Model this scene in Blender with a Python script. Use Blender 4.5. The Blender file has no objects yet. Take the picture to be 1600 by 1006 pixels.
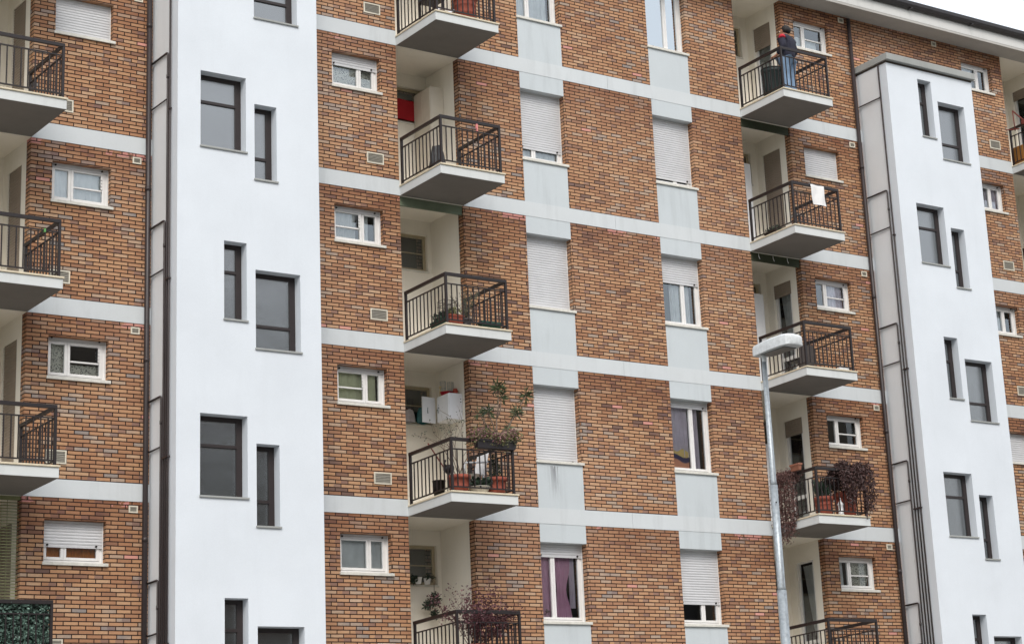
import bpy, math, random
from mathutils import Vector, Matrix, Quaternion
R_ = math.radians
rnd = random.Random(7)
scn = bpy.context.scene
col = scn.collection
ZO = 14.8            # height of the first band's underside above the ground
H = 3.05             # storey height

# ------------------------------------------------------------------ camera
cam = bpy.data.objects.new('camera', bpy.data.cameras.new('camera')); col.objects.link(cam)
RT = ((0.76528388, -0.63884578, -0.07884576), (0.13255993, 0.27627738, -0.95189215), (0.62989559, 0.71801593, 0.29611598))
CL = (-11.59491301, -34.10495315, -13.18173007 + ZO)
M = Matrix(((RT[0][0], -RT[1][0], -RT[2][0], CL[0]), (RT[0][1], -RT[1][1], -RT[2][1], CL[1]),
            (RT[0][2], -RT[1][2], -RT[2][2], CL[2]), (0, 0, 0, 1)))
cam.matrix_world = M
cam.data.sensor_width = 36; cam.data.sensor_fit = 'HORIZONTAL'
cam.data.lens = 36 * 3398.238 / 1600
cam.data.shift_x = -435.28 / 1600; cam.data.shift_y = -159.92 / 1600
cam.data.clip_end = 3000
scn.camera = cam

# ------------------------------------------------------------------ light: bright overcast day
w = bpy.data.worlds.new('World'); scn.world = w; w.use_nodes = True
nt = w.node_tree; nt.nodes.clear()
out = nt.nodes.new('ShaderNodeOutputWorld'); add = nt.nodes.new('ShaderNodeAddShader')
b1 = nt.nodes.new('ShaderNodeBackground'); b2 = nt.nodes.new('ShaderNodeBackground')
sky = nt.nodes.new('ShaderNodeTexSky'); sky.sky_type = 'NISHITA'; sky.sun_disc = False
SUN_EL, SUN_AZ = 44, 206    # elevation, compass direction (from +y, clockwise)
sky.sun_elevation = R_(SUN_EL); sky.sun_rotation = R_(SUN_AZ); sky.dust_density = 4; sky.air_density = 1.0
nt.links.new(sky.outputs[0], b1.inputs[0]); b1.inputs[1].default_value = 0.05
b2.inputs[0].default_value = (0.93, 0.97, 1.0, 1); b2.inputs[1].default_value = 0.92     # cloud layer
nt.links.new(b1.outputs[0], add.inputs[0]); nt.links.new(b2.outputs[0], add.inputs[1]); nt.links.new(add.outputs[0], out.inputs[0])
sl = bpy.data.lights.new('sun', 'SUN'); sl.energy = 1.5; sl.angle = R_(24); sl.color = (1.0, 0.96, 0.9)
so = bpy.data.objects.new('sun', sl); col.objects.link(so)
a = R_(SUN_AZ); e = R_(SUN_EL)
sd = Vector((math.sin(a) * math.cos(e), math.cos(a) * math.cos(e), math.sin(e)))
so.rotation_euler = sd.to_track_quat('Z', 'Y').to_euler(); so.location = (0, -30, 40)
scn.view_settings.view_transform = 'Standard'; scn.view_settings.look = 'None'
scn.view_settings.exposure = 0.30; scn.view_settings.gamma = 1

# ------------------------------------------------------------------ materials
def lin(c):
    return tuple(((v / 255) / 12.92 if v / 255 <= 0.04045 else ((v / 255 + 0.055) / 1.055) ** 2.4) for v in c) + (1,)
class NT:
    def __init__(s, name):
        s.m = bpy.data.materials.new(name); s.m.use_nodes = True; s.t = s.m.node_tree; s.b = s.t.nodes['Principled BSDF']
        s.o = s.t.nodes['Material Output']
    def n(s, typ, **k):
        x = s.t.nodes.new(typ)
        for a_, v in k.items(): setattr(x, a_, v)
        return x
    def l(s, a_, b_): s.t.links.new(a_, b_)
    def math(s, op, a_, b_=None, c_=None):
        x = s.n('ShaderNodeMath', operation=op)
        for i, v in enumerate((a_, b_, c_)):
            if v is None: continue
            if isinstance(v, (int, float)): x.inputs[i].default_value = v
            else: s.l(v, x.inputs[i])
        return x.outputs[0]
    def ramp(s, fac, stops, interp='LINEAR'):
        x = s.n('ShaderNodeValToRGB'); x.color_ramp.interpolation = interp
        e_ = x.color_ramp.elements
        e_[0].position = stops[0][0]; e_[0].color = stops[0][1]; e_[1].position = stops[-1][0]; e_[1].color = stops[-1][1]
        for p, c in stops[1:-1]:
            q = e_.new(p); q.color = c
        s.l(fac, x.inputs[0]); return x.outputs[0]
    def noise(s, scale, detail=4, rough=0.6, vec=None, coord='Object'):
        if vec is None: vec = s.n('ShaderNodeTexCoord').outputs[coord]
        x = s.n('ShaderNodeTexNoise'); x.inputs['Scale'].default_value = scale; x.inputs['Detail'].default_value = detail
        x.inputs['Roughness'].default_value = rough; s.l(vec, x.inputs['Vector']); return x.outputs[0]
    def mix(s, fac, a_, b_, bt='MIX'):
        x = s.n('ShaderNodeMix', data_type='RGBA', blend_type=bt)
        for i, v in ((0, fac), (6, a_), (7, b_)):
            if isinstance(v, (int, float)): x.inputs[i].default_value = v
            elif isinstance(v, tuple): x.inputs[i].default_value = v
            else: s.l(v, x.inputs[i])
        return x.outputs[2]
    def bump(s, h, st=0.3, d=0.01):
        x = s.n('ShaderNodeBump'); x.inputs['Strength'].default_value = st; x.inputs['Distance'].default_value = d
        s.l(h, x.inputs['Height']); s.l(x.outputs[0], s.b.inputs['Normal'])
def scale(c, f): return tuple(min(1, v * f) for v in c[:3]) + (1,)
MAT = {}
def surf(name, rgb, rough=0.6, var=0.12, sc=6, bump=0.0, bsc=60, metal=0.0, spec=None):
    if name in MAT: return MAT[name]
    s = NT(name); c = lin(rgb)
    s.l(s.ramp(s.noise(sc), [(0.3, scale(c, 1 - var)), (0.7, scale(c, 1 + var))]), s.b.inputs['Base Color'])
    s.b.inputs['Roughness'].default_value = rough; s.b.inputs['Metallic'].default_value = metal
    if spec is not None: s.b.inputs['Specular IOR Level'].default_value = spec
    if bump: s.bump(s.noise(bsc, 3), bump, 0.01)
    MAT[name] = s.m; return s.m

def stucco(name, rgb, streak=0.06, bump=0.35, var=0.04):
    s = NT(name); c = lin(rgb)
    tc = s.n('ShaderNodeTexCoord').outputs['Object']
    mp = s.n('ShaderNodeMapping'); mp.inputs['Scale'].default_value = (3.0, 3.0, 0.35); s.l(tc, mp.inputs['Vector'])
    n1 = s.noise(1.2, 6, 0.65, mp.outputs[0]); n2 = s.noise(0.8, 5, 0.6, tc); n3 = s.noise(55, 3, 0.6, tc)
    c1 = s.ramp(n2, [(0.3, scale(c, 1 - var)), (0.7, scale(c, 1 + var))])
    f = s.math('MULTIPLY', s.math('SMOOTH_MIN', s.math('MAXIMUM', s.math('SUBTRACT', n1, 0.52), 0.0), 0.3, 0.05), streak * 12)
    c2 = s.mix(f, c1, scale(c, 0.62))
    c3 = s.mix(0.10, c2, s.ramp(n3, [(0.3, scale(c, 0.75)), (0.7, scale(c, 1.15))]))
    if name == 'blue_grey_panel':
        sp = s.n('ShaderNodeSeparateXYZ'); s.l(tc, sp.inputs[0])
        dx = s.math('ABSOLUTE', s.math('SUBTRACT', sp.outputs[0], 11.80 - 13.5)); z_ = s.math('SUBTRACT', sp.outputs[2], ZO - 4.98)
        dx = s.math('ABSOLUTE', s.math('SUBTRACT', sp.outputs[0], -1.70))
        mpp = s.n('ShaderNodeMapping'); mpp.inputs['Scale'].default_value = (26, 1, 1.2); s.l(tc, mpp.inputs['Vector'])
        st = s.math('MULTIPLY', s.math('GREATER_THAN', s.noise(1.0, 3, 0.6, mpp.outputs[0]), 0.50), s.math('MAXIMUM', s.math('SUBTRACT', 1.0, s.math('MULTIPLY', dx, 5.5)), 0.0))
        st = s.math('MULTIPLY', st, s.math('MULTIPLY', s.math('LESS_THAN', z_, 0.0), s.math('MAXIMUM', s.math('ADD', 1.0, s.math('DIVIDE', z_, 0.7)), 0.0)))
        c3 = s.mix(s.math('MULTIPLY', st, 0.75), c3, lin((96, 92, 96)))
    s.l(c3, s.b.inputs['Base Color']); s.b.inputs['Roughness'].default_value = 0.9; s.b.inputs['Specular IOR Level'].default_value = 0.15
    s.bump(s.noise(70, 4, 0.7, tc), bump, 0.008)
    MAT[name] = s.m; return s.m
W_TOWER = stucco('white_plaster', (213, 219, 226), 0.03)
W_CHASE = stucco('grey_white_panel', (218, 221, 224), 0.05, 0.5)
W_BAND = stucco('pale_grey_band', (202, 207, 210), 0.12)
W_SPAN = stucco('blue_grey_panel', (194, 201, 205), 0.13)
W_SLAB = stucco('slab_paint', (205, 208, 208), 0.10)
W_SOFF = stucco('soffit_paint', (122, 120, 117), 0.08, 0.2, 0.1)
W_LOG = stucco('cream_plaster', (238, 233, 222), 0.06, 0.25)
CONC = stucco('raw_concrete', (158, 160, 158), 0.2, 0.5, 0.12)

def brick():
    s = NT('running_bond_brick')
    tc = s.n('ShaderNodeTexCoord').outputs['Object']
    sp = s.n('ShaderNodeSeparateXYZ'); s.l(tc, sp.inputs[0])
    u = s.math('ADD', sp.outputs[0], sp.outputs[1]); z = s.math('SUBTRACT', sp.outputs[2], ZO + 0.30)
    fl = s.math('FLOOR', s.math('DIVIDE', z, H)); zz = s.math('SUBTRACT', z, s.math('MULTIPLY', fl, H))
    # slight waviness of the courses
    wob = s.math('MULTIPLY', s.math('SUBTRACT', s.noise(1.7, 2, 0.5, tc), 0.5), 0.012)
    zz2 = s.math('ADD', zz, wob)
    rv = s.math('DIVIDE', zz2, 0.06875); row = s.math('FLOOR', rv); fv = s.math('SUBTRACT', rv, row)
    rr = s.math('ADD', row, s.math('MULTIPLY', fl, 57.0))
    jit = s.n('ShaderNodeTexWhiteNoise', noise_dimensions='1D'); s.l(rr, jit.inputs['W'])
    off = s.math('ADD', s.math('MULTIPLY', s.math('MODULO', s.math('ABSOLUTE', row), 2.0), 0.5), s.math('MULTIPLY', jit.outputs[0], 0.12))
    ru = s.math('ADD', s.math('DIVIDE', u, 0.25), off); cl = s.math('FLOOR', ru); fu = s.math('SUBTRACT', ru, cl)
    cb = s.n('ShaderNodeCombineXYZ'); s.l(cl, cb.inputs[0]); s.l(rr, cb.inputs[1])
    wn = s.n('ShaderNodeTexWhiteNoise', noise_dimensions='2D'); s.l(cb.outputs[0], wn.inputs['Vector'])
    # patches where darker or lighter bricks gather
    big = s.noise(0.45, 3, 0.6, tc)
    val = s.math('ADD', s.math('MULTIPLY', wn.outputs[0], 0.86), s.math('MULTIPLY', s.math('SUBTRACT', big, 0.42), 0.7))
    C = s.ramp(val, [(0.0, lin((112, 90, 82))), (0.05, lin((142, 106, 86))), (0.15, lin((164, 120, 90))), (0.34, lin((174, 130, 98))),
                     (0.54, lin((184, 141, 106))), (0.70, lin((190, 149, 114))), (0.80, lin((192, 158, 128))), (0.88, lin((170, 152, 136))),
                     (0.94, lin((138, 134, 132))), (1.0, lin((196, 170, 146)))])
    mott = s.noise(26, 5, 0.7, tc)
    C = s.mix(s.math('MULTIPLY', s.math('SUBTRACT', mott, 0.38), 0.9), C, lin((120, 88, 72)))
    # one brick in a few is half burnt
    wn2 = s.n('ShaderNodeTexWhiteNoise', noise_dimensions='3D')
    cb2 = s.n('ShaderNodeCombineXYZ'); s.l(cl, cb2.inputs[0]); s.l(rr, cb2.inputs[1]); cb2.inputs[2].default_value = 4.7; s.l(cb2.outputs[0], wn2.inputs['Vector'])
    half = s.math('MULTIPLY', s.math('GREATER_THAN', wn2.outputs[0], 0.86), s.math('GREATER_THAN', s.math('ADD', fu, s.math('MULTIPLY', mott, 0.3)), 0.62))
    C = s.mix(s.math('MULTIPLY', half, 0.6), C, lin((112, 92, 92)))
    # grime and painted-in shade just under each band, and old pink paint smears there
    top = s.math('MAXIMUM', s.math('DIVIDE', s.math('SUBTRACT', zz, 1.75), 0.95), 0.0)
    grime_shade = s.math('MULTIPLY', s.math('MULTIPLY', top, s.noise(1.6, 5, 0.65, tc)), 0.95)
    C = s.mix(s.math('MINIMUM', grime_shade, 0.75), C, lin((112, 66, 48)))
    pk = s.math('MULTIPLY', s.math('GREATER_THAN', zz, 2.655), s.math('GREATER_THAN', s.math('ADD', s.noise(0.9, 3, 0.5, tc), s.math('MULTIPLY', s.noise(14, 2, 0.5, tc), 0.25)), 0.715))
    pk2 = s.math('GREATER_THAN', wn2.outputs[0], 2.0)
    left = s.math('LESS_THAN', sp.outputs[0], 9.0)
    C = s.mix(s.math('MULTIPLY', s.math('MULTIPLY', pk, left), 0.75), C, lin((206, 142, 138)))
    wn3 = s.n('ShaderNodeTexWhiteNoise', noise_dimensions='3D')
    cb3 = s.n('ShaderNodeCombineXYZ'); s.l(cl, cb3.inputs[0]); s.l(rr, cb3.inputs[1]); cb3.inputs[2].default_value = 9.1; s.l(cb3.outputs[0], wn3.inputs['Vector'])
    C = s.mix(s.math('MULTIPLY', s.math('GREATER_THAN', wn3.outputs[0], 0.996), 0.8), C, lin((210, 148, 140)))
    C = s.mix(s.ramp(s.noise(0.22, 3, 0.5, tc), [(0.4, (0, 0, 0, 1)), (0.65, (1, 1, 1, 1))]), C, s.mix(0.16, C, lin((214, 176, 150))))
    # joints
    wob2 = s.math('MULTIPLY', s.math('SUBTRACT', s.noise(40, 2, 0.5, tc), 0.5), 0.10)
    jv = s.math('LESS_THAN', s.math('ADD', fv, wob2), 0.255); ju = s.math('LESS_THAN', fu, 0.068)
    J = s.math('MAXIMUM', jv, ju)
    C = s.mix(J, C, s.ramp(s.noise(3, 4, 0.6, tc), [(0.3, lin((38, 26, 24))), (0.7, lin((64, 46, 40)))]))
    s.l(C, s.b.inputs['Base Color']); s.b.inputs['Roughness'].default_value = 0.88; s.b.inputs['Specular IOR Level'].default_value = 0.2
    hh = s.math('ADD', s.math('SUBTRACT', 1.0, J), s.math('MULTIPLY', s.noise(60, 3, 0.6, tc), 0.35))
    hh = s.math('ADD', hh, s.math('MULTIPLY', wn.outputs[0], 0.30))
    s.bump(hh, 0.8, 0.012)
    return s.m
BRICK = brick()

BROWN = surf('brown_paint', (30, 22, 23), 0.5, 0.2, 9)
PIPEB = surf('brown_pipe', (48, 40, 41), 0.45, 0.15, 5)
DARKFR = surf('dark_bronze_frame', (44, 36, 36), 0.45)
WFRAME = surf('white_window_frame', (224, 223, 222), 0.4, 0.05, 8)
CREAMF = surf('cream_window_frame', (176, 164, 138), 0.5, 0.08, 8)
SHUT = surf('grey_roller_slats', (198, 199, 202), 0.5, 0.05, 3)
SHUTB = surf('beige_roller_slats', (142, 130, 118), 0.55, 0.08, 3)
BLACK = surf('black_rubber', (24, 22, 22), 0.5)
MARBLE = surf('pale_stone_sill', (208, 206, 198), 0.55, 0.12, 14, 0.15)
COPE = surf('cream_stone_coping', (208, 196, 172), 0.6, 0.12, 10, 0.2)
GUTTER = surf('dark_gutter', (42, 38, 40), 0.45, 0.2, 4)
GALV = surf('galvanised_steel', (154, 161, 166), 0.42, 0.22, 22, 0.15, 80, 0.45)
LAMPH = surf('weathered_lamp_housing', (206, 210, 212), 0.55, 0.14, 22, 0.2)
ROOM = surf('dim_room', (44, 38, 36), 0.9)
ROOMB = surf('brown_room', (110, 66, 40), 0.9)
VENTF = surf('white_vent_frame', (212, 206, 190), 0.6)
VENTS = surf('grey_vent_slats', (150, 146, 136), 0.6)
ROOFT = surf('roof_tile', (120, 70, 50), 0.8)
TERRA = surf('terracotta', (140, 70, 54), 0.8, 0.2, 14, 0.3)
SOIL = surf('soil', (46, 34, 28), 0.95)

def glass(name, gl=0.22, rough=0.02, tint=(0.93, 0.97, 0.98, 1)):
    s = NT(name); t = s.t
    g = s.n('ShaderNodeBsdfGlossy'); g.inputs['Roughness'].default_value = rough; g.inputs['Color'].default_value = (0.9, 0.96, 1, 1)
    tr = s.n('ShaderNodeBsdfTransparent'); tr.inputs['Color'].default_value = tint
    fr = s.n('ShaderNodeFresnel'); fr.inputs['IOR'].default_value = 1.5
    f = s.math('ADD', s.math('MULTIPLY', fr.outputs[0], 1.3), gl - 0.05)
    mx = s.n('ShaderNodeMixShader'); s.l(f, mx.inputs[0]); s.l(tr.outputs[0], mx.inputs[1]); s.l(g.outputs[0], mx.inputs[2])
    s.l(mx.outputs[0], s.o.inputs['Surface']); return s.m
GLASS = glass('window_glass', 0.17)
GLASSB = glass('bright_window_glass', 0.55, 0.03)
def frosted():
    s = NT('frosted_glass')
    s.l(s.ramp(s.noise(1.1, 3), [(0.3, lin((40, 45, 48))), (0.7, lin((48, 55, 58)))]), s.b.inputs['Base Color'])
    s.b.inputs['Roughness'].default_value = 0.16; s.b.inputs['Specular IOR Level'].default_value = 1.0
    s.b.inputs['IOR'].default_value = 2.1
    s.bump(s.math('ADD', s.noise(90, 3, 0.6), s.math('MULTIPLY', s.noise(2.2, 2, 0.5), 2.5)), 0.16, 0.01)
    return s.m
FROST = frosted()
def cloth(name, rgb, fold=0.1, lace=False):
    s = NT(name); c = lin(rgb)
    s.l(s.ramp(s.noise(5, 4), [(0.3, scale(c, 0.88)), (0.7, scale(c, 1.08))]), s.b.inputs['Base Color'])
    s.b.inputs['Roughness'].default_value = 0.9
    tr = s.n('ShaderNodeBsdfTranslucent'); tr.inputs['Color'].default_value = c
    mx = s.n('ShaderNodeMixShader'); mx.inputs[0].default_value = 0.15
    s.l(s.b.outputs[0], mx.inputs[1]); s.l(tr.outputs[0], mx.inputs[2])
    last = mx.outputs[0]
    if lace:
        v = s.n('ShaderNodeTexVoronoi'); v.inputs['Scale'].default_value = 38; s.l(s.n('ShaderNodeTexCoord').outputs['Object'], v.inputs['Vector'])
        tp = s.n('ShaderNodeBsdfTransparent'); m2 = s.n('ShaderNodeMixShader')
        s.l(s.math('MULTIPLY', s.math('LESS_THAN', v.outputs[0], 0.33), 0.8), m2.inputs[0]); s.l(last, m2.inputs[1]); s.l(tp.outputs[0], m2.inputs[2]); last = m2.outputs[0]
    s.l(last, s.o.inputs['Surface']); return s.m
NET = cloth('white_net', (246, 248, 248)); LACE = cloth('lace', (244, 240, 228), lace=True); PINK = cloth('pink_voile', (252, 200, 226))
GREENC = cloth('pale_green_cloth', (232, 232, 196)); GREYC = cloth('grey_net', (216, 216, 214)); ORANGEC = cloth('ochre_cloth', (222, 136, 60))
LILAC = cloth('lilac_net', (244, 232, 244)); WHITEC = cloth('white_cotton', (240, 240, 240))
def leafm(name, rgb, var=0.45):
    s = NT(name); c = lin(rgb)
    wn = s.n('ShaderNodeTexWhiteNoise', noise_dimensions='3D'); g = s.n('ShaderNodeTexCoord').outputs['Object']
    sn = s.n('ShaderNodeVectorMath', operation='SNAP'); s.l(g, sn.inputs[0]); sn.inputs[1].default_value = (0.04, 0.04, 0.04); s.l(sn.outputs[0], wn.inputs['Vector'])
    s.l(s.ramp(wn.outputs[0], [(0.0, scale(c, 1 - var)), (1.0, scale(c, 1 + var))]), s.b.inputs['Base Color'])
    s.b.inputs['Roughness'].default_value = 0.6; return s.m
L_GREEN = leafm('green_leaves', (72, 88, 56)); L_DGREEN = leafm('dark_green_leaves', (42, 60, 46)); L_PURP = leafm('purple_leaves', (66, 44, 42))
L_IVY = leafm('plastic_ivy_leaves', (92, 116, 106), 0.85); L_PINKF = leafm('mauve_flowers', (140, 100, 104)); L_YEL = leafm('olive_leaves', (104, 104, 66))
L_RED = leafm('crimson_leaves', (84, 46, 52)); BARK = surf('bark', (112, 96, 84), 0.9, 0.25, 20, 0.4)

# ------------------------------------------------------------------ mesh building
class MB:
    def __init__(s): s.v = []; s.f = []; s.sm = []
    def quad(s, a, b, c, d): n = len(s.v); s.v += [a, b, c, d]; s.f.append((n, n + 1, n + 2, n + 3)); s.sm.append(False); return s
    def tri(s, a, b, c): n = len(s.v); s.v += [a, b, c]; s.f.append((n, n + 1, n + 2)); s.sm.append(False); return s
    def box(s, x0, x1, y0, y1, z0, z1, bev=0.0):
        if bev > 0:
            n = len(s.v); b = bev
            for z, i in ((z0, b), (z0 + b, 0), (z1 - b, 0), (z1, b)):
                X0, X1, Y0, Y1 = x0 + i, x1 - i, y0 + i, y1 - i
                if i == 0: s.v += [(X0 + b, Y0, z), (X1 - b, Y0, z), (X1, Y0 + b, z), (X1, Y1 - b, z), (X1 - b, Y1, z), (X0 + b, Y1, z), (X0, Y1 - b, z), (X0, Y0 + b, z)]
                else: s.v += [(X0, Y0, z), (X1, Y0, z), (X1, Y0, z), (X1, Y1, z), (X1, Y1, z), (X0, Y1, z), (X0, Y1, z), (X0, Y0, z)]
            for r in range(3):
                for k in range(8):
                    a_ = n + r * 8 + k; b_ = n + r * 8 + (k + 1) % 8
                    s.f.append((a_, b_, b_ + 8, a_ + 8)); s.sm.append(False)
            s.f.append(tuple(n + k for k in (6, 4, 2, 0))); s.f.append(tuple(n + 24 + k for k in (0, 2, 4, 6))); s.sm += [False, False]
            return s
        n = len(s.v)
        s.v += [(x0, y0, z0), (x1, y0, z0), (x1, y1, z0), (x0, y1, z0), (x0, y0, z1), (x1, y0, z1), (x1, y1, z1), (x0, y1, z1)]
        s.f += [(n, n + 3, n + 2, n + 1), (n + 4, n + 5, n + 6, n + 7), (n, n + 1, n + 5, n + 4), (n + 1, n + 2, n + 6, n + 5), (n + 2, n + 3, n + 7, n + 6), (n + 3, n, n + 4, n + 7)]
        s.sm += [False] * 6; return s
    def obox(s, c, ax, ay, az):      # oriented box from centre and three half vectors
        c, ax, ay, az = map(Vector, (c, ax, ay, az)); n = len(s.v)
        for k in (-1, 1):
            for i, j in ((-1, -1), (1, -1), (1, 1), (-1, 1)): s.v.append(tuple(c + ax * i + ay * j + az * k))
        s.f += [(n, n + 3, n + 2, n + 1), (n + 4, n + 5, n + 6, n + 7), (n, n + 1, n + 5, n + 4), (n + 1, n + 2, n + 6, n + 5), (n + 2, n + 3, n + 7, n + 6), (n + 3, n, n + 4, n + 7)]
        s.sm += [False] * 6; return s
    def tube(s, pts, r, seg=8, r1=None, cap=True):
        pts = [Vector(p) for p in pts]; m = len(pts); n0 = len(s.v)
        rs = [r + ((r1 if r1 is not None else r) - r) * i / (m - 1) for i in range(m)] if not isinstance(r, (list, tuple)) else r
        up = None
        for i, p in enumerate(pts):
            d = (pts[min(i + 1, m - 1)] - pts[max(i - 1, 0)]).normalized()
            if up is None: up = d.orthogonal().normalized()
            up = (up - d * up.dot(d)).normalized(); sd_ = d.cross(up)
            for k in range(seg):
                a_ = 2 * math.pi * k / seg; s.v.append(tuple(p + (up * math.cos(a_) + sd_ * math.sin(a_)) * rs[i]))
        for i in range(m - 1):
            for k in range(seg):
                a_ = n0 + i * seg + k; b_ = n0 + i * seg + (k + 1) % seg
                s.f.append((a_, b_, b_ + seg, a_ + seg)); s.sm.append(True)
        if cap:
            s.f.append(tuple(n0 + k for k in reversed(range(seg)))); s.f.append(tuple(n0 + (m - 1) * seg + k for k in range(seg))); s.sm += [False, False]
        return s
    def lathe(s, cx, cy, prof, seg=20):   # prof: (radius, z)
        n0 = len(s.v); m = len(prof)
        for r, z in prof:
            for k in range(seg):
                a_ = 2 * math.pi * k / seg; s.v.append((cx + r * math.cos(a_), cy + r * math.sin(a_), z))
        for i in range(m - 1):
            for k in range(seg):
                a_ = n0 + i * seg + k; b_ = n0 + i * seg + (k + 1) % seg
                s.f.append((a_, b_, b_ + seg, a_ + seg)); s.sm.append(True)
        s.f.append(tuple(n0 + k for k in reversed(range(seg)))); s.f.append(tuple(n0 + (m - 1) * seg + k for k in range(seg))); s.sm += [False, False]
        return s
    def leaf(s, p, size, r, asp=0.45, d=None):
        p = Vector(p)
        if d is None: d = Vector((r.uniform(-1, 1), r.uniform(-1, 1), r.uniform(-1, 1)))
        d = Vector(d)
        if d.length < 1e-3: d = Vector((0, 0, 1))
        d.normalize(); sdv = d.cross(Vector((r.uniform(-1, 1), r.uniform(-1, 1), r.uniform(-1, 1))))
        if sdv.length < 1e-3: sdv = d.orthogonal()
        sdv.normalize(); nn = d.cross(sdv)
        a_ = p; b_ = p + d * size * 0.5 + sdv * size * asp * 0.5 + nn * size * 0.08; c_ = p + d * size; e_ = p + d * size * 0.5 - sdv * size * asp * 0.5 + nn * size * 0.08
        return s.quad(tuple(a_), tuple(b_), tuple(c_), tuple(e_))
    def sheet(s, fn, nu, nv):        # fn(u, v) -> point
        n0 = len(s.v)
        for j in range(nv + 1):
            for i in range(nu + 1): s.v.append(tuple(fn(i / nu, j / nv)))
        for j in range(nv):
            for i in range(nu):
                a_ = n0 + j * (nu + 1) + i; s.f.append((a_, a_ + 1, a_ + nu + 2, a_ + nu + 1)); s.sm.append(True)
        return s
    def build(s, name, mat, parent=None, lift=True):
        """vertices are given with z measured from the first band (lift adds the height above ground)"""
        dz = ZO if lift else 0
        vs = [Vector((x, y, z + dz)) for x, y, z in s.v]
        me = bpy.data.meshes.new(name)
        ow = Vector((0, 0, 0))
        if parent is not None:
            q = parent
            while q is not None: ow = ow + q.location; q = q.parent
        else:
            xs = [v.x for v in vs]; ys = [v.y for v in vs]; zs = [v.z for v in vs]
            ow = Vector(((min(xs) + max(xs)) / 2, (min(ys) + max(ys)) / 2, min(zs)))
        me.from_pydata([tuple(v - ow) for v in vs], [], s.f)
        me.polygons.foreach_set('use_smooth', s.sm)
        me.materials.append(mat); me.update()
        o = bpy.data.objects.new(name, me); col.objects.link(o)
        if parent is not None: o.parent = parent
        else: o.location = ow
        return o
def empty(name, loc):
    o = bpy.data.objects.new(name, None); col.objects.link(o); o.location = (loc[0], loc[1], loc[2] + ZO); o.empty_display_size = 0.2; return o
def tag(o, label, cat, group=None):
    o['label'] = label; o['category'] = cat
    if group: o['group'] = group
    return o
def struct(o): o['kind'] = 'structure'; return o

# ------------------------------------------------------------------ ground
GZ = -ZO
g = MB(); g.quad((-900, -900, GZ), (900, -900, GZ), (900, 900, GZ), (-900, 900, GZ))
struct(g.build('ground', surf('ground_grass', (92, 96, 66), 0.95, 0.3, 0.4)))
g = MB().box(-200, 200, -9, -0.02, GZ + 0.004, GZ + 0.14); struct(g.build('pavement', surf('pavement_stone', (150, 148, 142), 0.9, 0.12, 2)))
g = MB().quad((-200, -20, GZ + .006), (200, -20, GZ + .006), (200, -9, GZ + .006), (-200, -9, GZ + .006)); struct(g.build('road', surf('asphalt', (82, 82, 84), 0.9, 0.2, 3, 0.4)))
g = MB().box(-200, 200, -48, -20, GZ + 0.004, GZ + 0.13); struct(g.build('plaza_pavement', surf('plaza_stone', (140, 138, 132), 0.9, 0.12, 1)))

# ------------------------------------------------------------------ the building
B = empty('apartment_building', (13.5, 5, GZ))
tag(B, 'brick apartment block with pale floor bands, balconies and two white stair towers', 'building')
# key positions along the facade
XL0, XL1 = 0.125, 1.515; XT0, XT1 = 3.65, 6.33; XM0, XM1 = 8.58, 9.972
XA0, XA1, XB0, XB1 = 11.405, 12.46, 14.703, 15.76
XR0, XR1 = 17.12, 18.509; XU0, XU1 = 20.67, 23.38; XV0, XV1 = 25.58, 26.97
ZTOP = 6.15; ZBOT = GZ
def wallgrid(name, mat, x0, x1, z0, z1, y, dep, holes, parent=B):
    """front face at y with rectangular holes (x0,x1,z0,z1) that have reveals dep deep"""
    xs = sorted(set([x0, x1] + [v for h in holes for v in h[:2] if x0 < v < x1])); zs = sorted(set([z0, z1] + [v for h in holes for v in h[2:] if z0 < v < z1]))
    def solid(i, j):
        if i < 0 or j < 0 or i >= len(xs) - 1 or j >= len(zs) - 1: return None
        cx = (xs[i] + xs[i + 1]) / 2; cz = (zs[j] + zs[j + 1]) / 2
        return not any(h[0] < cx < h[1] and h[2] < cz < h[3] for h in holes)
    m = MB(); yb = y + dep
    for i in range(len(xs) - 1):
        for j in range(len(zs) - 1):
            if not solid(i, j): continue
            a_, b_, c_, d_ = xs[i], xs[i + 1], zs[j], zs[j + 1]
            m.quad((a_, y, c_), (b_, y, c_), (b_, y, d_), (a_, y, d_))
            if solid(i - 1, j) is not True: m.quad((a_, yb, c_), (a_, y, c_), (a_, y, d_), (a_, yb, d_))
            if solid(i + 1, j) is not True: m.quad((b_, y, c_), (b_, yb, c_), (b_, yb, d_), (b_, y, d_))
            if solid(i, j - 1) is not True: m.quad((a_, yb, c_), (b_, yb, c_), (b_, y, c_), (a_, y, c_))
            if solid(i, j + 1) is not True: m.quad((a_, y, d_), (b_, y, d_), (b_, yb, d_), (a_, yb, d_))
    return m.build(name, mat, parent)
BANDS = [k for k in range(-1, 5)]
SW = (2.0, 2.70)     # small window sill and lintel (in the storey)
BW = (1.21, 2.70)
rowsAll = range(-2, 4)
def bandholes(x0, x1): return [(x0 - 1, x1 + 1, -H * k, -H * k + 0.30) for k in BANDS]
def base(r): return -H * (r + 1)     # row r stands over band r+1
small = {'L': (1.887, 2.922), 'M': (7.197, 8.218), 'R': (18.885, 19.93), 'V': (24.195, 25.215)}
def smallholes(k): return [(small[k][0], small[k][1], base(r) + SW[0], base(r) + SW[1]) for r in rowsAll]
DEP = 0.34
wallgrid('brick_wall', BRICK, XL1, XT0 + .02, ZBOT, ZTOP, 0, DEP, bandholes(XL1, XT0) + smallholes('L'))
wallgrid('brick_wall', BRICK, XT1 - .02, XM0, ZBOT, ZTOP, 0, DEP, bandholes(XT1, XM0) + smallholes('M'))
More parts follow.
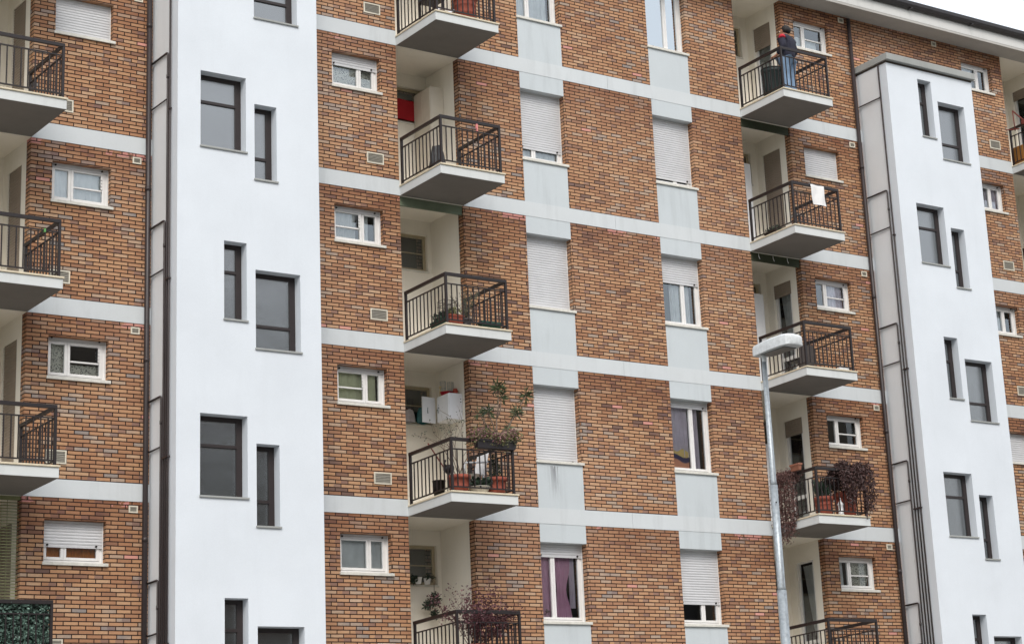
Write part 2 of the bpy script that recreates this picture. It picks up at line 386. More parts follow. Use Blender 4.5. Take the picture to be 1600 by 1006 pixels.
ab = [(a_, b_, ZBOT - 1, ZTOP + 1) for a_, b_ in ((XA0, XA1), (XB0, XB1))]
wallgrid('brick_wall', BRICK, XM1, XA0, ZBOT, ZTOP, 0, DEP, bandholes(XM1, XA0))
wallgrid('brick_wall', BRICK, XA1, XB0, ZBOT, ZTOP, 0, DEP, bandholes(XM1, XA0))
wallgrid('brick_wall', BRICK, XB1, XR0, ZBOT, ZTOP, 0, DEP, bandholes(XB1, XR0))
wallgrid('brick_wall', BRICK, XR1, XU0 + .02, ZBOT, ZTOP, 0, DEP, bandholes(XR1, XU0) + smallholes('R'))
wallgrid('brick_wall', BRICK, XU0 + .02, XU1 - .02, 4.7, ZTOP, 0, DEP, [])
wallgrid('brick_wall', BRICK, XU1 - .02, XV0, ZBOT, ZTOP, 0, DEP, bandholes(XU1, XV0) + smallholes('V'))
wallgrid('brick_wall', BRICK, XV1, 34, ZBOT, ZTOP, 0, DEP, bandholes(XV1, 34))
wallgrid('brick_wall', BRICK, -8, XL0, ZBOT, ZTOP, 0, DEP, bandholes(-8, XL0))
for k in BANDS:
    z = -H * k
    for a_, b_ in ((-8, XL0), (XL1, XT0), (XT1, XM0), (XM1, 13.577), (13.583, XR0), (XR1, XU0), (XU1, XV0), (XV1, 34)):
        if k == -1 and a_ < 3 and False: continue
        MB().box(a_, b_, -0.012, DEP, z, z + 0.30).build('concrete_band', W_BAND, B)
# plain panels over and under the big windows
ROWS_BIG = range(-3, 4)
for (a_, b_) in ((XA0, XA1), (XB0, XB1)):
    for r in range(-2, 4):
        z = base(r)
        if -H * (r + 1) + 0.30 < ZTOP: MB().box(a_, b_, -0.006, DEP, z + 0.30 + (0.0), z + BW[0] - 0.035).build('spandrel_panel', W_SPAN, B)
        if r >= -2: MB().box(a_, b_, -0.006, DEP, z + BW[1], min(z + H, ZTOP)).build('spandrel_panel', W_SPAN, B)

# ---------------- windows
def slats(x0, x1, zb, zt, y):
    m = MB(); z = zb + 0.045; P = [(y, zb), (y - 0.004, zb), (y - 0.004, zb + 0.04), (y, zb + 0.045)]
    while z < zt - 1e-4:
        t = min(z + 0.05, zt); P += [(y + 0.003, z + 0.003), (y - 0.005, z + 0.012), (y - 0.007, z + 0.030), (y - 0.002, t - 0.002)]; z = t
    for i in range(len(P) - 1):
        (ya, za), (yb, zb_) = P[i], P[i + 1]; m.quad((x0, ya, za), (x1, ya, za), (x1, yb, zb_), (x0, yb, zb_))
    m.quad((x0, y + 0.012, zb), (x1, y + 0.012, zb), (x1, y, zb), (x0, y, zb))
    return m
def window(x0, x1, zb, zt, y=0.13, split=0.4, shut=0.1, room=ROOM, glassm=GLASS, fm=WFRAME, louver=None, depth=0.9, leftsplit=None, stops=True, sill=True, shm=None):
    """casement window; split = place of the meeting stile, shut = lowered share of the roller shutter"""
    m = MB(); f = 0.055; yb = y + 0.06; c = x0 + (x1 - x0) * split
    hb = 0.075
    m.box(x0, x0 + f, y, yb, zb, zt); m.box(x1 - f, x1, y, yb, zb, zt)
    m.box(x0 + f, x1 - f, y, yb, zt - f, zt); m.box(x0 + f, x1 - f, y - .004, yb, zb, zb + 0.062)
    s_ = 0.045
    for a_, b_ in ((x0 + f, c - 0.002), (c + 0.002, x1 - f)):
        ys = y - 0.012
        m.box(a_, a_ + s_, ys, yb - .01, zb + 0.067, zt - f - .003, 0.004); m.box(b_ - s_, b_, ys, yb - .01, zb + 0.067, zt - f - .003, 0.004)
        m.box(a_ + s_, b_ - s_, ys, yb - .01, zb + 0.067, zb + 0.067 + s_); m.box(a_ + s_, b_ - s_, ys, yb - .01, zt - f - .003 - s_, zt - f - .003)
    if louver is not None:
        a_, b_ = ((x0 + f + s_, c - s_), (c + s_, x1 - f - s_))[louver]; zm = zb + (zt - zb) * 0.46
        m.box(a_, b_, y - 0.006, yb - .015, zm - 0.012, zm + 0.012)
        m.box(b_ - .03, b_, y - .016, y - .012, zm + .012, zt - f - .05)
        for q in range(4):
            zz = zm + 0.035 + q * (zt - f - .06 - zm - .03) / 4; m.box(b_ - 0.034, b_ - 0.008, y - 0.034, y - 0.0165, zz - 0.014, zz + 0.014)
    w_ = m.build('window', fm, B)
    p = MB()
    for a_, b_ in ((x0 + f + s_, c - s_), (c + s_, x1 - f - s_)): p.quad((a_, y + 0.02, zb + 0.10), (b_, y + 0.02, zb + 0.10), (b_, y + 0.02, zt - 0.09), (a_, y + 0.02, zt - 0.09))
    p.build('pane', glassm, w_)
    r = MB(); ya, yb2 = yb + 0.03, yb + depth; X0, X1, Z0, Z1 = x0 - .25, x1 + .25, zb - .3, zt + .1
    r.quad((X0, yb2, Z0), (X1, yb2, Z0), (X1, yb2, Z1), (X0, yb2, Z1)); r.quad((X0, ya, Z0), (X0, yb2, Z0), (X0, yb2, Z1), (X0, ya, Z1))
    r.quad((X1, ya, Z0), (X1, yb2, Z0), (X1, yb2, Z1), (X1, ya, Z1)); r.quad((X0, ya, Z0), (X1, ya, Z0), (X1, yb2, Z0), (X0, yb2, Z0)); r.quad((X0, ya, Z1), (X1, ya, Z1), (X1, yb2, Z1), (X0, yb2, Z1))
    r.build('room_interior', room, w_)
    if shut > 0:
        zs = zt - (zt - zb) * shut
        if shut > 0.97: zs = zb + 0.012
        slats(x0 + .012, x1 - .012, zs, zt, y - 0.026).build('roller_shutter', shm or SHUT, w_)
        if stops:
            for xx in (x0 + 0.1, x1 - 0.12): MB().tube([(xx, y - 0.028, zs + 0.035), (xx, y - 0.056, zs + 0.035)], 0.016, 8).build('shutter_stop', BLACK, w_)
    for xx in (x0, x1 - .012): MB().box(xx, xx + 0.011, y - 0.036, y - 0.0005, zb, zt).build('shutter_guide', fm, w_)
    if sill:
        m = MB(); m.box(x0 - 0.028, x1 + 0.03, -0.045, -0.0125, zb - 0.048, zb + 0.004, 0.004); m.box(x0 + .001, x1 - .001, -0.0123, y + 0.02, zb - 0.034, zb + .003); m.build('sill', MARBLE, w_)
    return w_
def curtain(x0, x1, z0, z1, y, mat, label, waves=7, amp=0.018, group=None, gather=None, name='curtain'):
    """hanging cloth; gather=(v, to) pulls it in to x=to at height share v"""
    y = 0.228 if (x1 < XM1 or x0 > XR1) else 0.268; amp = min(amp, .012)
    def fn(u, v):
        x = x0 + (x1 - x0) * u
        if gather:
            gv, gx, k = gather; t = math.exp(-((v - gv) / 0.22) ** 2) * k; x = x + (gx - x) * t
        return (x, y + amp * math.sin(u * waves * 6.283 + 1.3 * v) + 0.006 * math.sin(u * 31), z0 + (z1 - z0) * v)
    o = MB().sheet(fn, 60, 14).build(name, mat); return tag(o, label, 'curtain', group)

cfg = {  # (column,row): shutter share, louver side
    ('L', -2): 1.0, ('L', -1): 0.1, ('L', 0): 0.06, ('L', 1): 0.62, ('L', 2): 1.0,
    ('M', -2): 0.35, ('M', -1): 0.11, ('M', 0): 0.11, ('M', 1): 0.11, ('M', 2): 0.1,
    ('R', -3): 0.1, ('R', -2): 1.0, ('R', -1): 0.13, ('R', 0): 0.07, ('R', 1): 0.0, ('R', 2): 0.1,
    ('V', -3): 0.1, ('V', -2): 0.12, ('V', -1): 0.08, ('V', 0): 1.0, ('V', 1): 0.3, ('V', 2): 0.3}
# rows are counted so that row r has its lintel just under band r ... (band r at z = -H r)
for key in ('L', 'M', 'R', 'V'):
    x0, x1 = small[key]
    for r in range(-2, 3):
        rr = r - 0
        sh = cfg.get((key, r - 1 if False else r - 1), 0.1)
        z = base(r)
        sp = 0.37 if key in 'LR' else 0.63
        lo = None
        if (key, r) in (('L', -0), ('L', 1), ('R', -2), ('R', 0), ('R', 1), ('R', 2)): lo = 1
        if (key, r) in (('M', 0), ('M', 1), ('V', -2)): lo = 0
        room = ROOMB if (key, r) == ('L', 2) else ROOM
        window(x0, x1, z + SW[0], z + SW[1], 0.15, sp, sh, louver=lo, room=room, glassm=GLASS)
cfgB = {('A', -3): 0.0, ('A', -2): 0.0, ('A', -1): 0.82, ('A', 0): 1.0, ('A', 1): 1.0, ('A', 2): 0.17,
        ('B', -2): 0.0, ('B', -1): 0.90, ('B', 0): 0.38, ('B', 1): 0.10, ('B', 2): 0.72}
for key, x0, x1, sp in (('A', XA0, XA1, 0.36), ('B', XB0, XB1, 0.60)):
    for r in range(-2, 3):
        z = base(r); window(x0, x1, z + BW[0], z + BW[1], 0.19, sp, cfgB[(key, r)], glassm=GLASSB if (key, r) == ('B', -2) else GLASS)

# curtains behind the panes
def zc(r, big=False): z = base(r); return (z + (BW if big else SW)[0] + 0.05, z + (BW if big else SW)[1] - 0.05)
G1 = 'curtains behind the flat windows'
x0, x1 = small['L']; a_, b_ = zc(0); curtain(x0, x1, a_, b_, .26, NET, 'plain white net curtain in the left small window directly below the closed shutter', 9, group=G1)
a_, b_ = zc(1); curtain(x0, x0 + .42, a_, b_, .25, LACE, 'long lace curtain in the narrow left pane of the small window with lace trim', 4, group=G1)
curtain(x0 + .40, x1, a_, a_ + .24, .25, LACE, 'short cafe curtain of lace in the wide pane, lower half of the left small window', 6, group=G1)
a_, b_ = zc(2); curtain(x0, x1, a_, b_, .25, ORANGEC, 'ochre brown curtain behind the half shuttered small window at lower left', 12, group=G1)
x0, x1 = small['M']; a_, b_ = zc(-1); curtain(x0, x1, a_, b_, .25, LACE, 'patterned white curtain in the topmost small window beside the left white tower', 6, group=G1)
a_, b_ = zc(0); curtain(x0, x0 + .55, a_, b_, .30, GREYC, 'grey net curtain in the wide pane, second small window beside the left tower', 5, group=G1)
curtain(x0 + .62, x1 - .2, a_, b_, .25, NET, 'white drawn-aside curtain in the narrow pane, second small window beside the left tower', 3, gather=(0.3, x0 + .8, .5), group=G1)
a_, b_ = zc(1); curtain(x0, x1 - .12, a_, b_, .27, GREENC, 'pale green curtain in the third small window right of the left tower', 5, group=G1)
a_, b_ = zc(2); curtain(x0, x1, a_, b_, .24, NET, 'flat white net curtain filling the lowest small window right of the left tower', 2, 0.004, group=G1)
a_, b_ = zc(-2, True); curtain(XA0, XA1 - .15, a_, b_, .32, NET, 'white net curtain in the window cut by the top edge of the photo', 8, group=G1)
a_, b_ = zc(-1, True); curtain(XA0, XA1, a_, b_, .32, NET, 'white curtain in the gap below the lowered shutter of the upper tall window', 8, group=G1)
a_, b_ = zc(2, True)
curtain(XA0, XA0 + .42, a_, b_, .30, PINK, 'pink curtain in the narrow left pane of the lowest tall window', 4, group=G1)
curtain(XA0 + .42, XA0 + .84, a_, b_, .28, PINK, 'pink curtain tied back in a bow in the wide pane of the lowest tall window', 8, .012, gather=(0.42, XA0 + .60, .5), group=G1)
curtain(XA0 + .80, XA0 + .92, a_ + .25, b_, .30, LILAC, 'pale lilac swag hanging beside the tied pink curtain', 3, group=G1)
a_, b_ = zc(0, True); curtain(XB0 + .36, XB0 + .60, a_, b_, .28, NET, 'white net drawn to the middle of the tall half shuttered window', 3, group=G1)
curtain(XB0 + .70, XB0 + .86, a_, b_, .28, NET, 'strip of white net in the right pane of the tall half shuttered window', 3, group=G1)
a_, b_ = zc(1, True); curtain(XB0 + .02, XB0 + .60, a_ + .3, b_, .30, LILAC, 'lilac grey net curtain above the striped blanket in the tall window', 6, group=G1)
curtain(XB0 + .70, XB0 + .86, a_, b_, .30, LILAC, 'lilac grey net in the right pane beside the striped blanket', 3, group=G1)
x0, x1 = small['R']
a_, b_ = zc(0); curtain(x0 + .5, x1 - .1, a_, b_, .27, LILAC, 'grey patterned curtain in the small window above the balcony behind the lamp', 5, group=G1)
a_, b_ = zc(-2); curtain(x0, x1 - .2, a_, a_ + .32, .27, NET, 'white half curtain in the small window beside the man on the balcony', 5, group=G1)
a_, b_ = zc(2); curtain(x0, x0 + .28, a_, b_, .25, NET, 'white curtain in the narrow pane of the lowest window beside the right downpipe', 3, group=G1)
curtain(x0 + .38, x1 - .08, a_, b_, .25, LACE, 'white curtain pulled aside in the wide pane of the lowest window beside the right downpipe', 5, gather=(.0, x1 - .25, .6), group=G1)
x0, x1 = small['V']
a_, b_ = zc(-2); curtain(x0, x0 + .55, a_, b_, .27, NET, 'white curtain in the small window just right of the flat tower top', 4, group=G1)
a_, b_ = zc(-1); curtain(x0 + .55, x1, a_, b_, .27, LILAC, 'pink grey curtain in the second small window right of the right tower', 4, group=G1)
a_, b_ = zc(0); curtain(x0, x0 + .6, a_, b_, .27, NET, 'white curtain in the third small window right of the right tower', 4, group=G1)

# blanket in window B row 1, ornament in window A row 2
def stripes():
    s = NT('blanket_stripes'); tc = s.n('ShaderNodeTexCoord').outputs['Object']; sp = s.n('ShaderNodeSeparateXYZ'); s.l(tc, sp.inputs[0])
    v = s.math('ADD', sp.outputs[2], s.math('MULTIPLY', s.math('SINE', s.math('MULTIPLY', sp.outputs[0], 9.0)), 0.05))
    v = s.math('ADD', v, s.math('MULTIPLY', s.noise(6, 2, 0.5, tc), 0.05))
    s.l(s.ramp(v, [(0.0, lin((250, 180, 146))), (0.24, lin((250, 180, 146))), (0.27, lin((84, 80, 120))), (0.35, lin((84, 80, 120))), (0.37, lin((255, 226, 150))), (1, lin((255, 226, 150)))]), s.b.inputs['Base Color'])
    s.b.inputs['Roughness'].default_value = 0.9; return s.m
a_, b_ = zc(1, True)
o = MB().sheet(lambda u, v: (XB0 + .05 + .53 * u, .254 + .003 * math.sin(u * 14 + v * 3), a_ + (.44 + .03 * math.sin(u * 11)) * v), 30, 10).build('blanket', stripes())
tag(o, 'orange, navy and yellow striped blanket propped behind a tall window pane', 'blanket')
a_, b_ = zc(2, True)
v = empty('vase', (XA0 + .12, .255, a_ + .01)); tag(v, 'small white vase with dried flowers inside the lowest tall window', 'vase')
MB().lathe(XA0 + .26, .30, [(.02, a_ + .01), (.035, a_ + .04), (.03, a_ + .08), (.012, a_ + .11), (.016, a_ + .13)], 12).build('vessel', WFRAME, v)
m = MB()
for q in range(40): m.leaf((XA0 + .26 + rnd.gauss(0, .03), .24, a_ + .16 + rnd.gauss(0, .035)), .03, rnd)
m.build('dried_flowers', L_YEL, v)

# ---------------- vents
def vent(x0, x1, z0, z1, n=6):
    m = MB(); f = 0.022
    m.box(x0, x1, -0.018, 0.0, z0, z0 + f); m.box(x0, x1, -0.018, 0, z1 - f, z1); m.box(x0, x0 + f, -0.018, 0, z0 + f, z1 - f); m.box(x1 - f, x1, -0.018, 0, z0 + f, z1 - f)
    v_ = m.build('vent_grille', VENTF, B)
    m = MB(); m.box(x0 + f, x1 - f, -0.004, 0.0, z0 + f, z1 - f)
    for q in range(n):
        z = z0 + f + (z1 - z0 - 2 * f) * (q + .5) / n; m.obox(((x0 + x1) / 2, -0.010, z), ((x1 - x0) / 2 - f, 0, 0), (0, 0.005, 0.006), (0, 0.001, -0.001))
    m.build('vent_slats', VENTS, v_)
for r in range(-2, 4):
    z = -H * r
    if r <= 3:
        vent(7.895, 8.25, z + 0.555, z + 0.77); vent(1.865, 2.225, z + .555, z + .78); vent(24.89, 25.245, z + .555, z + .775)
        vent(3.30, 3.455, z - .19, z - .07, 4); vent(20.275, 20.435, z - .17, z - .05, 4)
        vent(22.35 + .9, 22.5 + .9, z - .17, z - .05, 4) if r == -2 else None

# ---------------- loggias
def roomglass(m, pl): pass
def door_side(xw, r, shut, curt=None, dark=False):
    """balcony door in the right side wall (plane x = xw), recessed into +x"""
    z = base(r) + 0.205; zt = base(r) + 2.69; y0, y1 = 0.385, 0.985; xf = xw + 0.05; f = 0.04
    m = MB()
    m.box(xf, xf + .05, y0, y0 + f, z, zt); m.box(xf, xf + .05, y1 - f, y1, z, zt); m.box(xf, xf + .05, y0 + f, y1 - f, zt - f, zt); m.box(xf, xf + .05, y0 + f, y1 - f, z, z + .09)
    m.box(xf - .01, xf + .04, y0 + f, y0 + f + .045, z + .09, zt - f); m.box(xf - .01, xf + .04, y1 - f - .045, y1 - f, z + .09, zt - f)
    m.box(xf - .01, xf + .04, y0 + f + .045, y1 - f - .045, z + .75, z + .83)
    d = m.build('balcony_door', WFRAME if not dark else CREAMF, B)
    p = MB(); p.quad((xf + .02, y1 - f - .045, z + .83), (xf + .02, y0 + f + .045, z + .83), (xf + .02, y0 + f + .045, zt - .1), (xf + .02, y1 - f - .045, zt - .1))
    p.quad((xf + .02, y1 - f - .045, z + .09), (xf + .02, y0 + f + .045, z + .09), (xf + .02, y0 + f + .045, z + .75), (xf + .02, y1 - f - .045, z + .75)); p.build('pane', GLASS, d)
    p = MB(); X0, X1 = xf + .08, xf + .30
    p.quad((X1, y0 - .1, z), (X1, y1 + .2, z), (X1, y1 + .2, zt), (X1, y0 - .1, zt)); p.quad((X0, y0 - .1, z), (X1, y0 - .1, z), (X1, y0 - .1, zt), (X0, y0 - .1, zt))
    p.quad((X0, y1 + .2, z), (X1, y1 + .2, z), (X1, y1 + .2, zt), (X0, y1 + .2, zt)); p.quad((X0, y0 - .1, zt), (X1, y0 - .1, zt), (X1, y1 + .2, zt), (X0, y1 + .2, zt)); p.quad((X0, y0 - .1, z), (X1, y0 - .1, z), (X1, y1 + .2, z), (X0, y1 + .2, z))
    p.build('room_interior', ROOM, d)
    if shut > 0:
        zs = zt - (zt - z) * shut; q = slats(y0 + .01, y1 - .01, zs, zt, 0)
        s2 = MB(); s2.v = [(xf - .028 + b, a, c) for a, b, c in q.v]; s2.f = q.f; s2.sm = q.sm
        s2.build('roller_shutter', SHUTB, d)
    return d
def loggia(xa, xb, r, door, winspec, ceil=True):
    zf = base(r) + 0.185; zt = base(r) + H; yb = 1.2
    dh = [(y0, y1) for y0, y1 in [(0.385, 0.985)]] if door is not None else []
    m = MB()
    # floor and ceiling
    m.quad((xa, DEP * 0, zf), (xb, 0, zf), (xb, yb, zf), (xa, yb, zf))
    # left side wall
    m.quad((xa, yb, zf), (xa, 0.34, zf), (xa, 0.34, zt), (xa, yb, zt))
    # right side wall with the door opening
    Y0 = 0.18
    if door is not None:
        y0, y1 = 0.385, 0.985; z1 = base(r) + 2.69; xf = xb + .11
        m.quad((xb, Y0, zf), (xb, y0, zf), (xb, y0, zt), (xb, Y0, zt)); m.quad((xb, y1, zf), (xb, yb, zf), (xb, yb, zt), (xb, y1, zt)); m.quad((xb, y0, z1), (xb, y1, z1), (xb, y1, zt), (xb, y0, zt))
        m.quad((xb, y0, zf), (xf, y0, zf), (xf, y0, z1), (xb, y0, z1)); m.quad((xb, y1, zf), (xf, y1, zf), (xf, y1, z1), (xb, y1, z1)); m.quad((xb, y0, z1), (xf, y0, z1), (xf, y1, z1), (xb, y1, z1))
    else: m.quad((xb, Y0, zf), (xb, yb, zf), (xb, yb, zt), (xb, Y0, zt))
    m.v = [(x - 0.004 if abs(x - xb) < 1e-6 else x, y, z) for x, y, z in m.v]
    # back wall with a window opening
    wx0, wx1, wz0, wz1 = winspec; wz0 += base(r); wz1 += base(r)
    m.quad((xa, yb, zf), (wx0, yb, zf), (wx0, yb, zt), (xa, yb, zt)); m.quad((wx1, yb, zf), (xb, yb, zf), (xb, yb, zt), (wx1, yb, zt)); m.quad((wx0, yb, zf), (wx1, yb, zf), (wx1, yb, wz0), (wx0, yb, wz0)); m.quad((wx0, yb, wz1), (wx1, yb, wz1), (wx1, yb, zt), (wx0, yb, zt))
    m.quad((wx1, yb, wz0), (wx1, yb + .12, wz0), (wx1, yb + .12, wz1), (wx1, yb, wz1)); m.quad((wx0, yb, wz0), (wx0, yb + .12, wz0), (wx0, yb + .12, wz1), (wx0, yb, wz1)); m.quad((wx0, yb, wz1), (wx1, yb, wz1), (wx1, yb + .12, wz1), (wx0, yb + .12, wz1)); m.quad((wx0, yb, wz0), (wx1, yb, wz0), (wx1, yb + .12, wz0), (wx0, yb + .12, wz0))
    lg = m.build('loggia', W_LOG, B)
    if ceil: MB().box(xa, xb, 0.0, yb, zt - 0.001, zt + .1).build('ceiling', W_LOG, lg)
    m = MB().box(wx0 - .02, wx1 + .02, yb - .02, yb + .04, wz0 - .035, wz0 - .003); m.build('window_sill', MARBLE, lg)
    # back window
    m = MB(); f = .06; y = yb + .08
    m.box(wx0, wx0 + f, y, y + .04, wz0, wz1); m.box(wx1 - f, wx1, y, y + .04, wz0, wz1); m.box(wx0 + f, wx1 - f, y, y + .04, wz1 - f, wz1); m.box(wx0 + f, wx1 - f, y, y + .04, wz0, wz0 + f)
    m.box(wx0 + f, wx1 - f, y + .005, y + .03, (wz0 + wz1) / 2 - .01, (wz0 + wz1) / 2 + .01)
    wi = m.build('loggia_window', CREAMF, B)
    MB().quad((wx0 + f, y + .02, wz0 + f), (wx1 - f, y + .02, wz0 + f), (wx1 - f, y + .02, wz1 - f), (wx0 + f, y + .02, wz1 - f)).build('pane', GLASS, wi)
    MB().box(wx0 - .1, wx1 + .1, y + .5, y + .52, wz0 - .1, wz1 + .1).build('room_interior', ROOM, wi)
    if door is not None: door_side(xb, r, door)
loggia(XM0, XM1, -2, None, (9.0, 9.88, 2.03, 2.77)); 
for r in (-1, 0, 1, 2): loggia(XM0, XM1, r, None, (9.0, 9.88, 2.03, 2.77))
for r, s_ in ((-2, .22), (-1, .80), (0, .12), (1, .14), (2, 0)): loggia(XR0, XR1, r, s_, (17.45, 18.33, 2.05, 2.79), ceil=r > -3)
for r, s_ in ((-2, 1), (-1, 1), (0, .97), (1, .97), (2, .97)): loggia(XL0, XL1, r, s_, (.4, 1.2, 2.05, 2.75))
for r, s_ in ((-2, .1), (-1, .1), (0, .1), (1, .5), (2, .5)): loggia(XV0, XV1, r, s_, (25.9, 26.8, 1.3, 2.6))
# curtains behind the side doors of the right loggia
G2 = 'curtains behind balcony doors'
def dcurt(r, y0, y1, mat, label, g=None):
    z0, z1 = base(r) + .3, base(r) + 2.6
    def fn(u, v):
        y = y0 + (y1 - y0) * u
        if g: t = (1 - v) * g[1]; y = y + (g[0] - y) * t
        return (XR1 + .112 + .008 * math.sin(u * 30), y, z0 + (z1 - z0) * v)
    tag(MB().sheet(fn, 40, 12).build('curtain', mat), label, 'curtain', G2)
dcurt(-2, .45, .9, GREYC, 'pale curtain behind the balcony door beside the man')
dcurt(0, .42, .86, GREYC, 'grey net curtain drawn towards the near jamb in the door behind the lamp head', (.42, .6))
dcurt(1, .45, .70, ROOM, 'dark brown curtain in the door of the balcony with the creepers')
dcurt(2, .40, .84, GREYC, 'grey net curtain sweeping sideways in the lowest visible balcony door', (.38, .75))

# ---------------- balconies
def balcony(xa, xb, s):
    z = -H * s; D = 1.489
    bal = MB().box(xa, xb, -D, -0.0125, z, z + 0.165, 0.003).build('balcony', W_SLAB, B)
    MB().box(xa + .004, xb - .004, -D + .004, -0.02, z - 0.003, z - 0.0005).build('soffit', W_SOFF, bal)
    m = MB(); m.box(xa - .015, xb + .015, -D - .025, -0.0125, z + 0.166, z + 0.196, 0.004); m.box(xa + .001, xb - .001, -0.0123, 0.335, z + .166, z + .195); m.build('coping', COPE, bal)
    xl, xr, yf, yw = xa + .055, xb - .055, -D + .05, -0.03
    zt = z + 1.165
    m = MB(); hh, ww = .062, .022
    m.box(xl - ww, xr + ww, yf - ww, yf + ww, zt - hh, zt, .004); m.box(xl - ww, xl + ww, yf + ww, yw + .03, zt - hh, zt, .004); m.box(xr - ww, xr + ww, yf + ww, yw + .03, zt - hh, zt, .004)
    m.build('handrail', BROWN, bal)
    m = MB(); t = .012
    for zz in (z + .965, z + .29):
        m.box(xl + .02, xr - .02, yf - t, yf + t, zz - .022, zz); m.box(xl - t, xl + t, yf + .02, yw, zz - .022, zz); m.box(xr - t, xr + t, yf + .02, yw, zz - .022, zz)
    b_ = .009; n = 11
    for i in range(1, n): 
        x = xl + (xr - xl) * i / n; m.box(x - b_, x + b_, yf - b_, yf + b_, z + .285, z + .95)
    n = 11
    for i in range(1, n):
        y = yf + (yw - yf) * i / n
        for x in (xl, xr): m.box(x - b_, x + b_, y - b_, y + b_, z + .285, z + .95)
    m.build('baluster_panel', BROWN, bal)
    for px, py in ((xl, yf), (xr, yf), (xl, yw), (xr, yw)):
        q = .021; m = MB().box(px - q, px + q, py - q, py + q, z + .196, zt - hh - .001); m.box(px - .035, px + .035, py - .035, py + .035, z + .197, z + .205); m.build('post', BROWN, bal)
    return bal
for s in (-1, 0, 1, 2, 3): balcony(XM0, XM1, s); balcony(XR0, XR1, s)
for s in (-1, 0, 1, 2, 3): balcony(XL0, XL1, s); balcony(XV0, XV1, s)

# ---------------- stair towers
TY = -1.03
def tower(x0, x1, off, dz, ztop, evenbig):
    wins = []
    for k in range(-3, 4):
        zz = -H * k + dz
        if k % 2 == 0: L, Rr = (4.072, 4.925), (5.086, 5.512)
        else: L, Rr = (4.505, 4.925), (5.088, 5.938)
        wins.append((L[0] + off, L[1] + off, zz - 0.045, zz + 1.335, .36)); wins.append((Rr[0] + off, Rr[1] + off, zz - .505, zz + .885, .68))
    wins = [w_ for w_ in wins if w_[3] < ztop - .1 and w_[2] > ZBOT]
    t = wallgrid('stair_tower', W_TOWER, x0, x1, ZBOT, ztop, TY, .22, [w_[:4] for w_ in wins])
    m = MB(); yc = -0.78
    ty = TY + .22; m.quad((x0, -0.0, ZBOT), (x0, ty, ZBOT), (x0, ty, ztop), (x0, -0.0, ztop)); m.quad((x1, ty, ZBOT), (x1, 0, ZBOT), (x1, 0, ztop), (x1, ty, ztop))
    m.build('tower_side', W_TOWER, t)
    MB().box(x0 - .012, x0 - .0005, -.76, -.10, ZBOT, ztop - .03).build('service_panel', W_CHASE, t)
    for (a_, b_, c_, d_, tr) in wins:
        y = TY + .20; f = .045; m = MB()
        m.box(a_, a_ + f, y, y + .05, c_, d_); m.box(b_ - f - .06, b_, y, y + .05, c_, d_); m.box(a_ + f, b_ - f - .06, y, y + .05, d_ - f - .03, d_); m.box(a_ + f, b_ - f - .06, y, y + .05, c_, c_ + f)
        zt_ = d_ - (d_ - c_) * tr; m.box(a_ + f, b_ - f - .06, y - .006, y + .045, zt_ - .025, zt_ + .025)
        w_ = m.build('stair_window', DARKFR, B)
        MB().quad((a_ + f, y + .025, c_ + f), (b_ - f - .06, y + .025, c_ + f), (b_ - f - .06, y + .025, d_ - f - .03), (a_ + f, y + .025, d_ - f - .03)).build('pane', FROST, w_)
        m = MB(); m.box(a_ - .015, b_ + .02, TY - .03, TY - .001, c_ - .035, c_ - .002, .003); m.box(a_ + .001, b_ - .001, TY - .0005, y, c_ - .034, c_ + .004); m.build('sill', CONC, w_)
    return t
tower(XT0, XT1, 0.0, 0.0, 6.1, True)
tower(XU0, XU1, 17.115, 0.045, 4.66, True)
m = MB(); m.box(XU0 - .05, XU1 + .06, TY - .10, -0.013, 4.70, 4.86, .008); m.build('tower_coping', CONC, B)
m = MB(); m.box(XU0 - .006, XU1 + .006, TY - .006, -0.014, 4.655, 4.70); m.build('coping_joint', surf('dark_joint', (70, 62, 56), .9), B)
# pipes
def pipes(xw, ztop, xd):
    m = MB(); m.tube([(xd, -.075, 6.04), (xd, -.075, ZBOT)], .045, 12)
    for q in range(7): m.tube([(xd, -.075, 5.5 - q * H), (xd, -.075, 5.42 - q * H)], .052, 12)
    m.build('downpipe', PIPEB, B)
    x = xw - .036
    ys = [-.80, -.71, -.62, -.53, -.45]
    m = MB(); m.tube([(x, ys[0], ztop), (x, ys[0], ZBOT)], .018, 8)
    m.tube([(x, ys[0], 3.88), (x, -.05, 3.88)], .014, 6); m.build('gas_pipe', PIPEB, B)
    for i in range(4):
        z = 1.69 - H * i; y = ys[i + 1] ; m = MB()
        m.tube([(x, -.05, z), (x, y + .04, z), (x, y + .012, z - .012), (x, y, z - .04), (x, y, ZBOT)], .018, 8)
        m.tube([(x, -.05, z - .86), (x, y, z - .86)], .014, 6)
        m.tube([(x, y, z - .42), (x, y, z - .48)], .026, 8); m.build('gas_pipe', PIPEB, B)
    for q in range(6):
        z = 0.2 - q * H + .4; n = min(max(q + 1, 1), 5)
        MB().box(x - .024, x + .024, ys[0] - .03, ys[min(q, 4)] + .03, z, z + .03).build('pipe_clip', PIPEB, B)
pipes(XT0, 6.1, 3.555); pipes(XU0, 4.66, 20.53)

